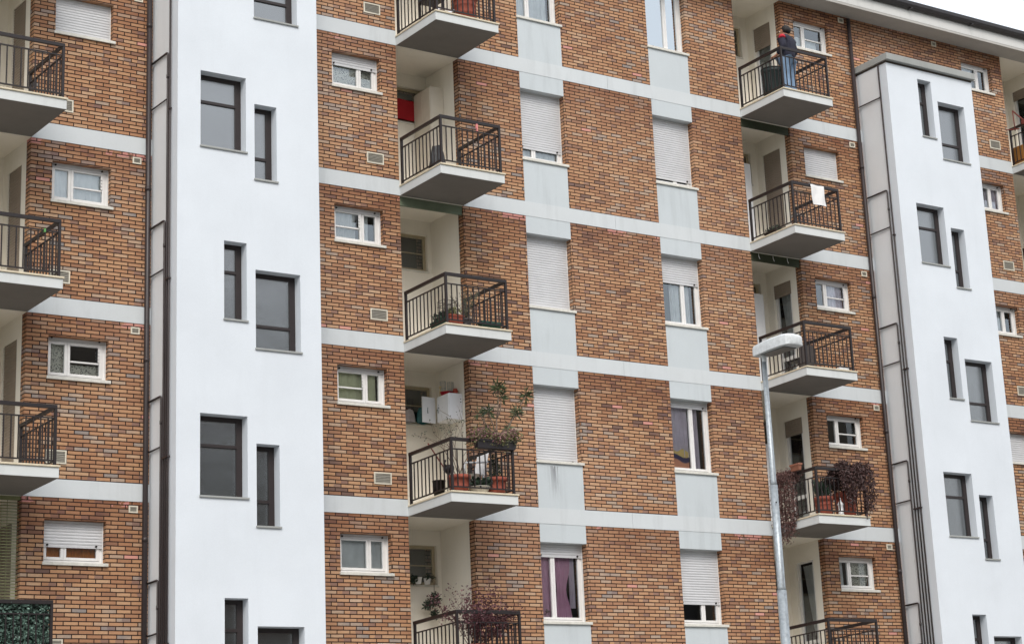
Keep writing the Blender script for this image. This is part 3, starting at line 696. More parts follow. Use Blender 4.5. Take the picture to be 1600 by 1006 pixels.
# ---------------- eave, gutter, roof
D = 0.56
m = MB(); m.box(-8.3, 34.3, -D, DEP, 6.16, 6.43); m.build('eave', stucco('eave_paint', (206, 206, 204), 0.12), B)
ea = B
MB().box(-8.29, 34.29, -D + .004, -0.002, 6.1, 6.1595).build('eave_soffit', stucco('soffit_grey', (176, 174, 170), .1, .2, .08), B)
m = MB(); prof = [(-D - .015, 6.40), (-D - .05, 6.40), (-D - .11, 6.43), (-D - .14, 6.49), (-D - .145, 6.57), (-D - .13, 6.575), (-D - .12, 6.5), (-D - .02, 6.44)]
for i in range(len(prof)):
    (ya, za), (yb, zb) = prof[i], prof[(i + 1) % len(prof)]; m.quad((-8.3, ya, za), (34.3, ya, za), (34.3, yb, zb), (-8.3, yb, zb))
for q in range(22): m.box(-8 + q * 2.0, -7.96 + q * 2.0, -D - .15, -D - .01, 6.39, 6.41)
m.build('gutter', GUTTER, B)
m = MB(); m.quad((-8.3, -D - .04, 6.60), (34.3, -D - .04, 6.60), (34.3, 7, 8.6), (-8.3, 7, 8.6)); m.quad((-8.3, 15, 6.6), (34.3, 15, 6.6), (34.3, 7, 8.6), (-8.3, 7, 8.6)); m.quad((-8.3, -D - .04, 6.60), (34.3, -D - .04, 6.60), (34.3, -D - .04, 6.44), (-8.3, -D - .04, 6.44)); m.build('roof', ROOFT, B)
m = MB(); m.box(-8, 34, 1.9, 14.5, ZBOT, 6.1); m.build('rear_body', BRICK, B)
for xe in (-8.0, 34.0): MB().box(xe - .02, xe + .02, 0.0, 1.9, ZBOT, 6.1).build('end_wall', BRICK, B)

# rolled awnings under two balconies
def awning(xa, xb, s, mat, hooks):
    z = -H * s; m = MB()
    m.box(xa + .01, xb - .01, .03, .05, z - .17, z - .004); m.tube([(xa + .01, .045, z - .17), (xb - .01, .045, z - .17)], .02, 10)
    o = m.build('awning', mat, B); m = MB()
    for x in hooks: m.tube([(x, .02, z - .02), (x - .01, .005, z - .08), (x + .012, .0, z - .14)], .008, 6)
    if hooks: m.build('awning_hook', WFRAME, o)
AWG = surf('green_awning_cloth', (104, 114, 94), .8, .25, 2)
AWD = surf('dark_green_awning_cloth', (54, 60, 42), .8, .25, 3)
awning(XM0, XM1, 0, AWG, []); awning(XR0, XR1, -1, AWD, []); awning(XR0, XR1, 0, AWD, [17.35, 17.75, 18.15])
# slatted green roller blind on the lowest left loggia
m = MB()
for q in range(44):
    z = -H * 2 - .06 - q * .048; m.obox(((XL0 + XL1) / 2, .06, z), ((XL1 - XL0) / 2 - .02, 0, 0), (0, .003, .0075), (0, .002, -.001))
for x in (.4, .85, 1.3): m.box(x, x + .008, .05, .056, -H * 2 - 2.2, -H * 2 - .02)
m.box(XL0 + .01, XL1 - .01, .03, .09, -H * 2 - .06, -H * 2 - .005)
o = m.build('slatted_blind', surf('green_slats', (118, 120, 84), .7, .3, 3), B)

# ------------------------------------------------------------------ things on the balconies
def pot(x, y, z, r, h, mat=TERRA, name='pot', parent=None, rings=1):
    m = MB(); p = [(r * .70, z), (r * .74, z + .01)]
    for q in range(rings): zz = z + h * (.35 + .25 * q); p += [(r * .82 + .02 * q, zz - .012), (r * .86 + .02 * q, zz), (r * .82 + .02 * q, zz + .012)]
    p += [(r * .92, z + h * .78), (r * 1.04, z + h * .80), (r * 1.04, z + h), (r * .92, z + h), (r * .90, z + h * .9)]
    m.lathe(x, y, p, 20); o = m.build(name, mat, parent); return o
def planted(kind, label, x, y, z, r, h, potm=TERRA, rings=1):
    e_ = empty(kind, (x, y, z)); tag(e_, label, 'plant'); pot(x, y, z, r, h, potm, 'pot', e_, rings)
    MB().lathe(x, y, [(r * .2, z + h * .86), (r * .88, z + h * .90)], 16).build('soil', SOIL, e_); return e_
def shrub_leaves(m, c, rx, ry, rz, n, size, asp=.45, hollow=0.3):
    for _ in range(n):
        while True:
            d = Vector((rnd.uniform(-1, 1), rnd.uniform(-1, 1), rnd.uniform(-1, 1)))
            if hollow < d.length < 1: break
        m.leaf((c[0] + d.x * rx, c[1] + d.y * ry, c[2] + d.z * rz), size * rnd.uniform(.6, 1.3), rnd, asp)
def twig(m, p, d, L, r, depth, tips, curl=.35):
    p = Vector(p); d = Vector(d).normalized(); pts = [p.copy()]
    for i in range(4):
        d = (d + Vector((rnd.uniform(-1, 1), rnd.uniform(-1, 1), rnd.uniform(-.6, .8))) * curl * .5).normalized(); p = p + d * L / 4; pts.append(p.copy())
    m.tube(pts, r, 5, r * .5)
    tips.append(tuple(p))
    if depth > 0:
        for k in range(3): 
            q = pts[rnd.choice((2, 3, 4))]; twig(m, q, d + Vector((rnd.uniform(-1, 1), rnd.uniform(-1, 1), rnd.uniform(-.3, .8))) * .8, L * .6, r * .5, depth - 1, tips, curl)
def slab(s): return -H * s + .197

# --- middle loggia, top (s=-1): big ribbed pot, covered heap
z = slab(-1)
e_ = planted('potted_plant', 'tall ribbed terracotta pot behind the rail of the balcony at the very top', 9.47, -1.12, z, .23, .62, rings=2)
m = MB(); shrub_leaves(m, (9.47, -1.12, z + .85), .2, .2, .25, 160, .09); m.build('foliage', L_GREEN, e_)
e_ = empty('covered_chair', (8.85, -1.0, z)); tag(e_, 'dark chair under a white red-flecked cloth on the topmost middle balcony', 'chair')
m = MB(); m.box(8.66, 9.0, -1.15, -.75, z + .40, z + .44)
for px, py in ((8.68, -1.13), (8.98, -1.13), (8.68, -.77), (8.98, -.77)): m.box(px - .015, px + .015, py - .015, py + .015, z, z + .4)
m.box(8.66, 9.0, -.78, -.75, z + .44, z + .85); m.build('chair_frame', BLACK, e_)
def fleck():
    s = NT('flecked_cloth'); s.l(s.ramp(s.noise(16, 2), [(0.0, lin((226, 226, 230))), (.60, lin((222, 222, 228))), (.62, lin((178, 44, 60))), (1, lin((178, 44, 60)))]), s.b.inputs['Base Color']); s.b.inputs['Roughness'].default_value = .9; return s.m
MB().sheet(lambda u, v: (8.72 + .42 * u, -1.36 + .3 * v, z + .02 + .10 * math.sin(v * 2.6 + .4) + .05 * math.sin(u * 9) + .03 * u), 20, 12).build('cloth_cover', fleck(), e_)

# --- middle loggia s=0: white cupboard, dark bag
def cabinet(name, label, x0, x1, y0, y1, z0, z1, mat, split=None):
    e2 = empty(name, ((x0 + x1) / 2, (y0 + y1) / 2, z0)); tag(e2, label, 'cabinet')
    MB().box(x0, x1, y0, y1, z0, z1, .004).build('carcass', mat, e2)
    m = MB(); 
    if y0 < y1:
        m.box(x0 - .018, x0 - .0015, y0 + .01, (y0 + y1) / 2 - .003, z0 + .03, z1 - .02, .003); m.box(x0 - .018, x0 - .0015, (y0 + y1) / 2 + .003, y1 - .01, z0 + .03, z1 - .02, .003)
    m.build('door', mat, e2); return e2
CAB = surf('cream_metal', (214, 206, 192), .45, .05, 4)
cabinet('tall_cupboard', 'tall cream cupboard in the corner of the upper middle loggia', 9.67, 9.965, .56, 1.18, slab(0), 2.61 - 0.0, CAB)
m = MB()
for i, (dx, dz, rr) in enumerate(((0, 0, .16), (.01, .12, .16), (.02, .25, .14), (.0, .36, .11), (-.01, .44, .05), (0, .47, .06))):
    pass
e_ = MB().sheet(lambda u, v: (8.80 + (.17 - .09 * v * v + .015 * math.sin(6.28 * u * 3 + v * 5)) * math.cos(6.283 * u), -1.02 + (.13 - .06 * v) * math.sin(6.283 * u), slab(0) + .50 * v + .012 * math.sin(9 * u)), 24, 10).build('rubbish_bag', surf('black_bag', (52, 54, 56), .4, .3, 12, .5))
tag(e_, 'dark knotted bag standing behind the rail of the upper middle balcony', 'bag')
m = MB().sheet(lambda u, v: (8.86 + .42 * u, -1.20 + .2 * v, slab(0) + .02 + .03 * math.sin(v * 3.1) + .02 * math.sin(u * 8)), 14, 8)
tag(m.build('dark_cloth', surf('charcoal_cloth', (50, 48, 52), .9, .2, 8)), 'dark cloth lying flat beside the knotted bag', 'cloth')
m = MB().box(9.02, 9.62, 1.14, 1.18, base(-1) + 2.06, base(-1) + 2.42)
tag(MB().sheet(lambda u, v: (9.0 + .66 * u, 1.17 + .012 * math.sin(u * 9), base(-1) + 2.06 + .42 * v), 14, 4).build('red_towel', cloth('red_cloth', (176, 28, 40))), 'bright red cloth hung across the back window of the upper middle loggia', 'cloth')
m = MB().box(9.40, 9.44, -1.46, -1.43, 1.02, 1.12); m.box(9.41, 9.43, -1.47, -1.44, .96, 1.02)
tag(m.build('clothes_peg', surf('pink_plastic', (214, 130, 128), .5)), 'pink peg clipped on the rail of the upper middle balcony', 'peg')

# --- middle loggia s=1
z = slab(1)
def trough(x0, x1, y0, y1, z, h, mat, parent, name='planter'):
    m = MB(); n = len(m.v); t = .02
    m.v += [(x0 + t, y0 + t, z), (x1 - t, y0 + t, z), (x1 - t, y1 - t, z), (x0 + t, y1 - t, z), (x0, y0, z + h), (x1, y0, z + h), (x1, y1, z + h), (x0, y1, z + h)]
    m.f += [(n, n + 3, n + 2, n + 1), (n, n + 1, n + 5, n + 4), (n + 1, n + 2, n + 6, n + 5), (n + 2, n + 3, n + 7, n + 6), (n + 3, n, n + 4, n + 7), (n + 4, n + 5, n + 6, n + 7)]; m.sm += [False] * 6
    m.box(x0 - .008, x1 + .008, y0 - .008, y0 + .006, z + h - .03, z + h + .006); m.box(x0 - .008, x0 + .006, y0 + .006, y1, z + h - .03, z + h + .006); m.box(x1 - .006, x1 + .008, y0 + .006, y1, z + h - .03, z + h + .006)
    return m.build(name, mat, parent)
DG = surf('dark_green_plastic', (34, 66, 56), .45)
def plant(name, label, x, y, z): e2 = empty(name, (x, y, z)); tag(e2, label, 'plant'); return e2
e_ = plant('window_box', 'dark green trough with low dark plant, left end of the second middle balcony', 8.8, -1.0, z); trough(8.70, 8.92, -1.25, -.75, z, .17, DG, e_)
m = MB(); shrub_leaves(m, (8.81, -1.0, z + .25), .14, .26, .10, 170, .08); m.build('foliage', L_DGREEN, e_)
e_ = plant('window_box', 'terracotta trough beside the corner post of the second middle balcony', 8.97, -1.2, z); trough(8.72, 9.02, -1.40, -1.27, z, .20, TERRA, e_)
m = MB(); shrub_leaves(m, (8.87, -1.33, z + .27), .13, .06, .08, 60, .07); m.build('foliage', L_YEL, e_)
e_ = planted('potted_plant', 'wispy rosemary in a dark pot behind the corner post, second middle balcony', 9.14, -1.25, z, .13, .17, surf('dark_pot', (56, 52, 54), .5))
m = MB(); tips = []
for q in range(16): twig(m, (9.14 + rnd.uniform(-.05, .05), -1.25, z + .16), (rnd.uniform(-.5, .6), rnd.uniform(-.4, .4), 1), .55, .006, 0, tips)
m.build('stems', BARK, e_); m = MB()
for t in tips:
    for k in range(30): f_ = rnd.uniform(.15, 1); m.leaf((9.14 + (t[0] - 9.14) * f_, -1.25 + (t[1] + 1.25) * f_, z + .16 + (t[2] - z - .16) * f_), .045, rnd, .2)
m.build('foliage', leafm('rosemary_leaves', (104, 112, 92)), e_)
e_ = plant('window_box', 'long dark green trough along the front rail, second middle balcony', 9.55, -1.33, z); trough(9.40, 9.82, -1.41, -1.25, z, .14, DG, e_)
MB().box(9.41, 9.81, -1.40, -1.26, z + .141, z + .148).build('soil', SOIL, e_)
e_ = empty('wire_basket', (8.95, -.9, z + .2)); tag(e_, 'black wire basket on the clutter of the second middle balcony', 'basket')
m = MB()
for q in range(9): x = 8.80 + q * .035; m.box(x, x + .006, -1.10, -1.094, z + .36, z + .56); m.box(x, x + .006, -.86, -.854, z + .36, z + .56)
for zz in (z + .36, z + .46, z + .56): m.box(8.80, 9.09, -1.102, -1.094, zz, zz + .008); m.box(8.80, 9.09, -.862, -.854, zz, zz + .008); m.box(8.80, 8.806, -1.094, -.862, zz, zz + .008); m.box(9.084, 9.09, -1.094, -.862, zz, zz + .008)
m.box(8.82, 9.07, -1.08, -.88, z + .2 - .2, z + .352); m.build('wire_frame', BLACK, e_)

# --- middle loggia s=2: yucca, flowering box, pots, broom, wall cabinet
z = slab(2)
WMET = surf('white_enamel', (236, 238, 242), .35, .04, 4)
e_ = empty('wall_cabinet', (9.8, .45, -4.17)); tag(e_, 'white wall cabinet with its left door ajar, hung in the middle loggia', 'cabinet')
MB().box(9.675, 9.966, .25, .67, -4.16, -3.66, .006).build('carcass', WMET, e_)
m = MB().obox((9.50, .71, -3.91), (.15, .02, 0), (-.001, .012, 0), (0, 0, .245)); dd = m.build('cabinet_door', WMET, e_); MB().tube([(9.47, .685, -3.98), (9.45, .665, -3.94), (9.47, .685, -3.87)], .008, 6).build('handle', GALV, dd)
m = MB().box(9.656, 9.673, .26, .66, -4.15, -3.67, .004); dd = m.build('cabinet_door', WMET, e_); MB().tube([(9.65, .60, -3.98), (9.63, .6, -3.94), (9.65, .60, -3.87)], .008, 6).build('handle', GALV, dd)
zt = -3.659
m = MB(); m.lathe(9.80, .53, [(.10, zt), (.135, zt + .07), (.145, zt + .07)], 20); tag(m.build('red_basin', surf('red_plastic', (178, 26, 44), .4)), 'shallow red plastic basin on top of the wall cabinet', 'basin')
m = MB(); m.lathe(9.86, .33, [(.04, zt), (.055, zt + .05), (.04, zt + .10), (.02, zt + .11)], 14); tag(m.build('clay_jar', surf('rust_clay', (150, 60, 40), .7)), 'small rust coloured jar beside the red basin', 'jar')
m = MB()
for i, x in enumerate((9.74, 9.90)):
    for a2 in range(8): aa = a2 * .785; m.tube([(x + .055 * math.cos(aa), .56 + .055 * math.sin(aa), zt), (x + .055 * math.cos(aa), .56 + .055 * math.sin(aa), zt + .28)], .003, 4)
    for zz in (0.0, .14, .28): m.tube([(x + .055 * math.cos(k * .3925), .56 + .055 * math.sin(k * .3925), zt + zz) for k in range(17)], .003, 4)
tag(m.build('bottle_rack', GALV), 'thin wire bottle rack standing behind the red basin', 'rack')
m = MB().lathe(9.69, .58, [(.02, zt), (.022, zt + .10), (.01, zt + .12), (.025, zt + .17), (.012, zt + .2)], 12); tag(m.build('candle_lamp', surf('pale_brass', (206, 186, 140), .5)), 'pale candle shaped ornament at the left end of the cabinet top', 'ornament')
# bags on the sill
zs = base(1) + 2.03
def bag(x, y, z, w_, d_, h, mat, name, label):
    o = MB().sheet(lambda u, v: (x + w_ * (1 - .35 * v ** 3 + .06 * math.sin(14 * u + 4 * v)) * math.cos(6.283 * u), y + d_ * (1 - .4 * v ** 3) * math.sin(6.283 * u), z + h * v + .01 * math.sin(20 * u)), 24, 9).build(name, mat); tag(o, label, 'bag')
bag(9.62, 1.12, zs, .13, .06, .30, surf('teal_bag', (50, 104, 108), .4, .3, 14, .5), 'carrier_bag', 'teal plastic bag on the back window sill below the wall cabinet')
bag(9.33, 1.12, zs, .11, .06, .24, surf('white_bag', (186, 182, 186), .4, .2, 14, .5), 'carrier_bag', 'white plastic bag left of the teal bag on the back window sill')
# broom
e_ = empty('broom', (8.82, -1.30, z)); tag(e_, 'broom with a red-brown handle leaning on the rail of the planted middle balcony', 'broom')
MB().tube([(8.66, -.62, z + 1.02), (8.86, -1.22, z + .12)], .012, 8).build('handle', surf('red_stick', (112, 50, 44), .5), e_)
m = MB(); m.box(8.76, 8.96, -1.25, -1.19, z + .07, z + .12)
for q in range(30): x = 8.77 + q * .0062; m.box(x, x + .003, -1.24, -1.20, z, z + .07)
m.build('brush', surf('yellow_bristle', (150, 140, 70), .8), e_)
m = MB().lathe(8.74, -.82, [(.09, z), (.12, z + .30), (.125, z + .30)], 16); tag(m.build('black_bucket', BLACK), 'black bucket at the wall end of the planted middle balcony', 'bucket')
# chair
e_ = empty('plastic_chair', (9.45, -.85, z)); tag(e_, 'white plastic chair behind the pots of the planted middle balcony', 'chair')
MB().sheet(lambda u, v: (9.18 + .42 * u, -1.0 + .4 * v, z + .42 + .02 * math.sin(3.14 * u)), 8, 8).build('seat', WMET, e_)
MB().sheet(lambda u, v: (9.60 + .10 * v, -1.0 + .4 * u, z + .42 + .42 * v), 8, 6).build('backrest', WMET, e_)
m = MB()
for px, py in ((9.2, -.98), (9.2, -.62), (9.58, -.98), (9.58, -.62)): m.tube([(px, py, z), (px, py, z + .42)], .018, 6)
m.build('legs', WMET, e_)
m = MB().tube([(9.16, -1.02, z + .62), (9.66, -1.02, z + .66)], .018, 6); m.tube([(9.16, -1.02, z + .62), (9.18, -1.0, z + .42)], .016, 6); m.build('armrest', WMET, e_)
# bare shrub in terracotta
e_ = planted('potted_shrub', 'bare twiggy shrub in a wide terracotta pot behind the corner post', 8.90, -1.24, z, .20, .32, rings=1)
m = MB(); tips = []
for q in range(6): twig(m, (8.90 + rnd.uniform(-.05, .05), -1.24, z + .28), (rnd.uniform(-.5, .5), rnd.uniform(-.3, .5), 1), .75, .009, 2, tips, .5)
m.build('branches', BARK, e_); m = MB()
for t in tips:
    if rnd.random() < .75:
        for k in range(3): m.leaf((t[0] + rnd.gauss(0, .02), t[1], t[2] + rnd.gauss(0, .02)), .035, rnd, .6)
m.build('foliage', L_DGREEN, e_)
# black iron stand
m = MB()
for q in range(3): m.tube([(8.78 + .05 * q, -1.05, z), (8.78 + .02 * q, -1.05, z + .42)], .008, 6)
m.lathe(8.81, -1.05, [(.05, z + .40), (.10, z + .46), (.10, z + .52), (.05, z + .55)], 14); m.tube([(8.74, -1.08, z + .5), (8.69, -1.1, z + .56), (8.72, -1.1, z + .62)], .02, 6)
tag(m.build('iron_stand', surf('black_iron', (36, 34, 38), .5)), 'black iron stand with a round pan, left of the bare shrub', 'stand')
# white bowl with broad leaves
e_ = empty('bowl_planter', (9.30, -1.28, z)); tag(e_, 'white bowl planter with broad green leaves at the front rail', 'plant')
MB().lathe(9.30, -1.28, [(.11, z), (.15, z + .06), (.19, z + .13), (.195, z + .13), (.18, z + .12)], 24).build('bowl', surf('white_bowl', (206, 202, 192), .6, .1, 8), e_)
m = MB()
for q in range(90): a2 = rnd.uniform(0, 6.28); m.leaf((9.30 + .16 * rnd.random() * math.cos(a2), -1.28 + .12 * rnd.random() * math.sin(a2), z + .14 + rnd.random() * .12), .13, rnd, .6, (math.cos(a2), math.sin(a2), rnd.uniform(-.2, 1)))
m.build('foliage', L_DGREEN, e_)
e_ = planted('potted_plant', 'small conifer in a terracotta pot at the right end of the planted balcony', 9.68, -1.24, z, .19, .32, rings=1)
m = MB()
for q in range(500): f_ = rnd.random(); a2 = rnd.uniform(0, 6.28); rr = .11 * (1 - f_) * rnd.random() ** .5 + .01; m.leaf((9.66 + rr * math.cos(a2), -1.24 + rr * math.sin(a2), z + .32 + .42 * f_), .06, rnd, .2, (math.cos(a2), math.sin(a2), .9))
m.build('foliage', L_DGREEN, e_)
# yucca
e_ = empty('yucca', (9.78, -1.05, z)); tag(e_, 'tall yucca with five spiky heads rising above the balcony rail', 'plant')
pot(9.74, -1.02, z, .16, .28, TERRA, 'pot', e_)
base_p = Vector((9.76, -1.05, z + .25)); heads = [((9.88, -1.1, -3.86), 1.2), ((10.42, -1.2, -3.98), 1.05), ((9.62, -1.15, -4.34), .85), ((10.2, -1.2, -4.31), .95), ((9.72, -1.0, -4.62), .5), ((9.95, -1.1, -4.02), .8), ((9.40, -1.2, -4.42), .5), ((10.0, -1.25, -4.62), .35)]
m = MB(); j1 = Vector((9.82, -1.1, -4.80)); j2 = Vector((9.83, -1.1, -4.45))
m.tube([base_p, j1, j2], [.022, .018, .014], 7)
for h_, k in heads:
    h_ = Vector(h_); st = j2 if h_.z > -4.3 and h_.x < 10 else j1; mid = (st + h_) / 2 + Vector((0.03, 0, -.05)); m.tube([st, mid, h_], [.013, .011, .009], 6)
m.build('stem', BARK, e_); m = MB()
for h_, k in heads:
    for q in range(int(52 * k)):
        d = Vector((rnd.gauss(0, 1), rnd.gauss(0, 1), rnd.gauss(.15, .8))); m.leaf(Vector(h_) + Vector((rnd.gauss(0, .02), 0, rnd.gauss(0, .03))), .19 * (0.6 + .4 * k), rnd, .13, d)
m.build('foliage', leafm('yucca_leaves', (70, 82, 52)), e_)
# flowering trough hung on the front rail
e_ = empty('flower_trough', (9.55, -1.5, z + .78)); tag(e_, 'rail trough overflowing with mauve flowers on the planted middle balcony', 'plant')
trough(9.12, 9.95, -1.55, -1.40, z + .80, .15, surf('dark_trough', (44, 40, 44), .6), e_, 'trough')
m = MB(); 
for q in range(900): x = rnd.uniform(9.02, 10.0); m.leaf((x, -1.48 + rnd.gauss(0, .07), z + 1.02 + rnd.gauss(0, .055) + .04 * math.sin(x * 9)), .05, rnd, .6)
m.build('flowers', L_PINKF, e_); m = MB()
for q in range(1500): x = rnd.uniform(9.02, 10.02); m.leaf((x, -1.48 + rnd.gauss(0, .08), z + 1.0 + rnd.gauss(0, .07) + .04 * math.sin(x * 9)), .05, rnd, .5)
m.build('foliage', L_YEL, e_)
m = MB().box(8.98, 9.20, -1.15, -.95, z, z + .07, .01); tag(m.build('blue_box', surf('blue_plastic', (96, 130, 146), .5)), 'pale blue box on the floor of the planted middle balcony', 'box')

# --- middle loggia row 2: sill plants, crimson shrub at s=3
zs = base(2) + 2.03
e_ = empty('trailing_plant', (9.62, 1.12, zs)); tag(e_, 'dark trailing plant hanging from the back sill of the lowest middle loggia', 'plant')
MB().lathe(9.62, 1.14, [(.05, zs), (.07, zs + .11), (.075, zs + .11)], 14).build('pot', WMET, e_)
m = MB(); m.tube([(9.64, 1.04, zs + .1), (9.67, .98, zs + .05), (9.66, .97, zs - .2)], .006, 5); m.build('stem', BARK, e_); m = MB()
shrub_leaves(m, (9.70, 1.0, zs - .30), .09, .06, .14, 160, .07); shrub_leaves(m, (9.56, 1.0, zs - .40), .10, .06, .10, 130, .07); shrub_leaves(m, (9.68, 1.0, zs - .58), .07, .05, .09, 100, .07); shrub_leaves(m, (9.64, 1.06, zs + .13), .09, .05, .05, 60, .06)
m.build('foliage', L_DGREEN, e_)
e_ = empty('sill_pots', (9.35, 1.12, zs)); tag(e_, 'white pot with dark leaves left of the trailing plant on the back sill', 'plant')
MB().lathe(9.42, 1.12, [(.05, zs), (.07, zs + .12), (.075, zs + .12)], 14).build('pot', WMET, e_); m = MB(); shrub_leaves(m, (9.28, 1.1, zs + .07), .12, .05, .07, 120, .07); m.build('foliage', L_DGREEN, e_)
z = slab(3)
e_ = planted('crimson_shrub', 'wide crimson leaved shrub spilling over the bottom middle balcony rail', 9.2, -1.0, z, .26, .42)
m = MB(); tips = []
for q in range(22): twig(m, (9.2 + rnd.uniform(-.1, .1), -1.0, z + .38), (rnd.uniform(-.9, 1.5), rnd.uniform(-1.0, .3), rnd.uniform(.5, 1.0)), rnd.uniform(.42, .66), .008, 2, tips, .6)
m.build('branches', surf('crimson_bark', (84, 46, 50), .9), e_); m = MB()
for t in tips:
    for k in range(7): m.leaf((t[0] + rnd.gauss(0, .05), t[1] + rnd.gauss(0, .05), t[2] + rnd.gauss(0, .05)), .05, rnd, .55)
shrub_leaves(m, (9.3, -1.25, z + .72), .55, .22, .24, 900, .06)
m.build('foliage', L_RED, e_)
MB().lathe(9.3, -1.3, [(.10, z), (.13, z + .10)], 14)

# --- right loggia
z = slab(-1)
e_ = empty('wheelie_bin', (17.45, -.78, z)); tag(e_, 'dark green-grey bin with ribbed sides at the left end of the man\'s balcony', 'bin')
m = MB(); n = 8
for q in range(28):
    a2 = 2 * math.pi * q / 28
prof = [(.20, z), (.215, z + .03), (.235, z + .58), (.26, z + .60), (.262, z + .66), (.24, z + .665)]
BINM = surf('bin_plastic', (44, 56, 56), .5, .15, 6)
m.lathe(17.46, -.80, prof, 24); m.build('bin_body', BINM, e_); m = MB()
for q in range(12): a2 = 6.283 * q / 12; m.tube([(17.46 + .222 * math.cos(a2), -.80 + .222 * math.sin(a2), z + .04), (17.46 + .243 * math.cos(a2), -.80 + .243 * math.sin(a2), z + .57)], .010, 5)
m.build('ribs', BINM, e_); MB().lathe(17.46, -.80, [(.265, z + .667), (.265, z + .69), (.18, z + .72), (.03, z + .73)], 24).build('lid', BINM, e_)
z = slab(-1)
m = MB().sheet(lambda u, v: (17.62 + .35 * u, -1.25 + .35 * v, z + .015 + .05 * math.sin(3 * v) * math.sin(3.1 * u)), 14, 8); tag(m.build('grey_cloth', surf('pale_grey_cloth', (176, 178, 180), .9)), 'crumpled pale cloth on the slab at the man\'s feet', 'cloth')
# white cabinets against back wall of right loggia
for s_, zt_, lab in ((0, 2.39, 'tall white cupboard at the left wall of the loggia with the towel'), (1, -.61, 'tall white cupboard at the left wall of the loggia behind the street lamp'), (2, -3.95, 'low white cupboard at the left wall of the loggia with the creepers')):
    cabinet('white_cupboard', lab, 17.45, 18.04 + .08 * (s_ == 1), .88, 1.19, slab(s_), zt_, WMET)
# dark crate and towel on s=0
z = slab(0)
m = MB().box(18.02, 18.42, -.35, .10, z, z + .28, .01); e_ = m.build('storage_crate', surf('charcoal_crate', (50, 50, 54), .6, .2, 10)); tag(e_, 'charcoal crate on the slab behind the towel balcony rail', 'crate')
e_ = plant('low_plant', 'low dark plant at the wall end of the balcony with the towel', 17.35, -.5, z); trough(17.24, 17.50, -.70, -.35, z, .10, SOIL, e_)
m = MB(); shrub_leaves(m, (17.37, -.55, z + .15), .16, .22, .08, 160, .07); m.build('foliage', L_DGREEN, e_)
yf = -1.439
def tw(u, v):
    x = 17.64 + .37 * u + .07 * v * (1) + .01 * math.sin(v * 7)
    if v < .12: return (x, yf + .04 - .5 * (.12 - v), 1.172)
    return (x, yf - .034 - .012 * math.sin(u * 7 + v * 4), 1.172 - (v - .12) * .52)
tag(MB().sheet(tw, 16, 18).build('towel', WHITEC), 'white towel hung over the front rail of a right-hand balcony', 'towel')
# items on s=1
z = slab(1)
m = MB().box(18.15, 18.42, -1.36, -1.18, z, z + .09, .01); tag(m.build('white_tray', WMET), 'small white tray behind the front rail of the balcony by the lamp', 'tray')
e_ = empty('black_chair', (17.9, -.5, z)); tag(e_, 'dark chair standing behind the railing right of the street lamp', 'chair')
m = MB().box(17.72, 18.12, -.60, -.20, z + .40, z + .44); m.build('seat', BLACK, e_); m = MB().box(17.72, 18.12, -.62, -.60, z + .1, z + .72); m.build('backrest', surf('dark_grey_fabric', (66, 60, 58), .9), e_); m = MB()
for px, py in ((17.74, -.58), (18.1, -.58), (17.74, -.22), (18.1, -.22)): m.box(px - .015, px + .015, py - .015, py + .015, z, z + .4)
m.build('legs', BLACK, e_)
# s=2 creepers
z = slab(2)
for x, r_, lab in ((17.56, .20, 'spiky dark plant in a terracotta pot left of the white lantern'), (18.16, .25, 'large terracotta pot under the purple creeper right of the white lantern')):
    e_ = planted('potted_plant', lab, x, -1.17, z, r_, .40 if x < 18 else .52, rings=2); m = MB()
    if x < 18:
        for q in range(220): a2 = rnd.uniform(0, 6.28); m.leaf((x + .08 * math.cos(a2), -1.17 + .08 * math.sin(a2), z + .38 + rnd.random() * .18), rnd.uniform(.15, .34), rnd, .12, (math.cos(a2) * .55, math.sin(a2) * .4, 1))
        m.build('foliage', L_DGREEN, e_)
    else:
        shrub_leaves(m, (x, -1.17, z + .75), .3, .2, .3, 350, .08); m.build('foliage', L_PURP, e_)
m = MB().lathe(17.86, -1.34, [(.07, z), (.07, z + .02), (.055, z + .05), (.055, z + .22), (.075, z + .24), (.02, z + .31), (.012, z + .38)], 8); tag(m.build('lantern', WMET), 'small white lantern standing between two terracotta pots', 'lantern')
def creeper(name, label, paths, mat, n, size, spread):
    e2 = empty(name, paths[0][0]); tag(e2, label, 'plant'); m = MB()
    for p in paths: m.tube(p, .012, 5, .005)
    m.build('stems', surf('vine_stem', (70, 48, 44), .9), e2); m = MB()
    for _ in range(n):
        p = rnd.choice(paths); i = rnd.randrange(len(p) - 1); f_ = rnd.random(); q = Vector(p[i]).lerp(Vector(p[i + 1]), f_)
        m.leaf(q + Vector((rnd.gauss(0, spread), rnd.gauss(0, spread), rnd.gauss(0, spread))), size * rnd.uniform(.6, 1.3), rnd, .5, (rnd.gauss(0, .5), rnd.gauss(0, .5), rnd.gauss(-.6, .5)))
    m.build('foliage', mat, e2)
zr = z + .97
paths = []
for q in range(15):
    x = 17.80 + q * .057; top = zr + .06 + .10 * math.sin(q * .4 + .3) ** 2; L_ = rnd.uniform(.30, .85) if q < 10 else rnd.uniform(.5, .95)
    paths.append([(x - .1, -1.2, zr - .15), (x, -1.38, top), (x + .04, -1.50, zr - .05), (x + .05, -1.52, zr - L_ * .5), (x + .05 + rnd.uniform(-.03, .03), -1.53, zr - L_)])
for q in range(5): x = 17.5 + q * .1; paths.append([(x, -1.2, zr - .4), (x + .05, -1.3, zr - .2), (x + .25, -1.4, zr + .02)])
creeper('purple_creeper', 'dense purple creeper draped over the right end of a balcony rail', paths, L_PURP, 6500, .055, .035)
paths = []
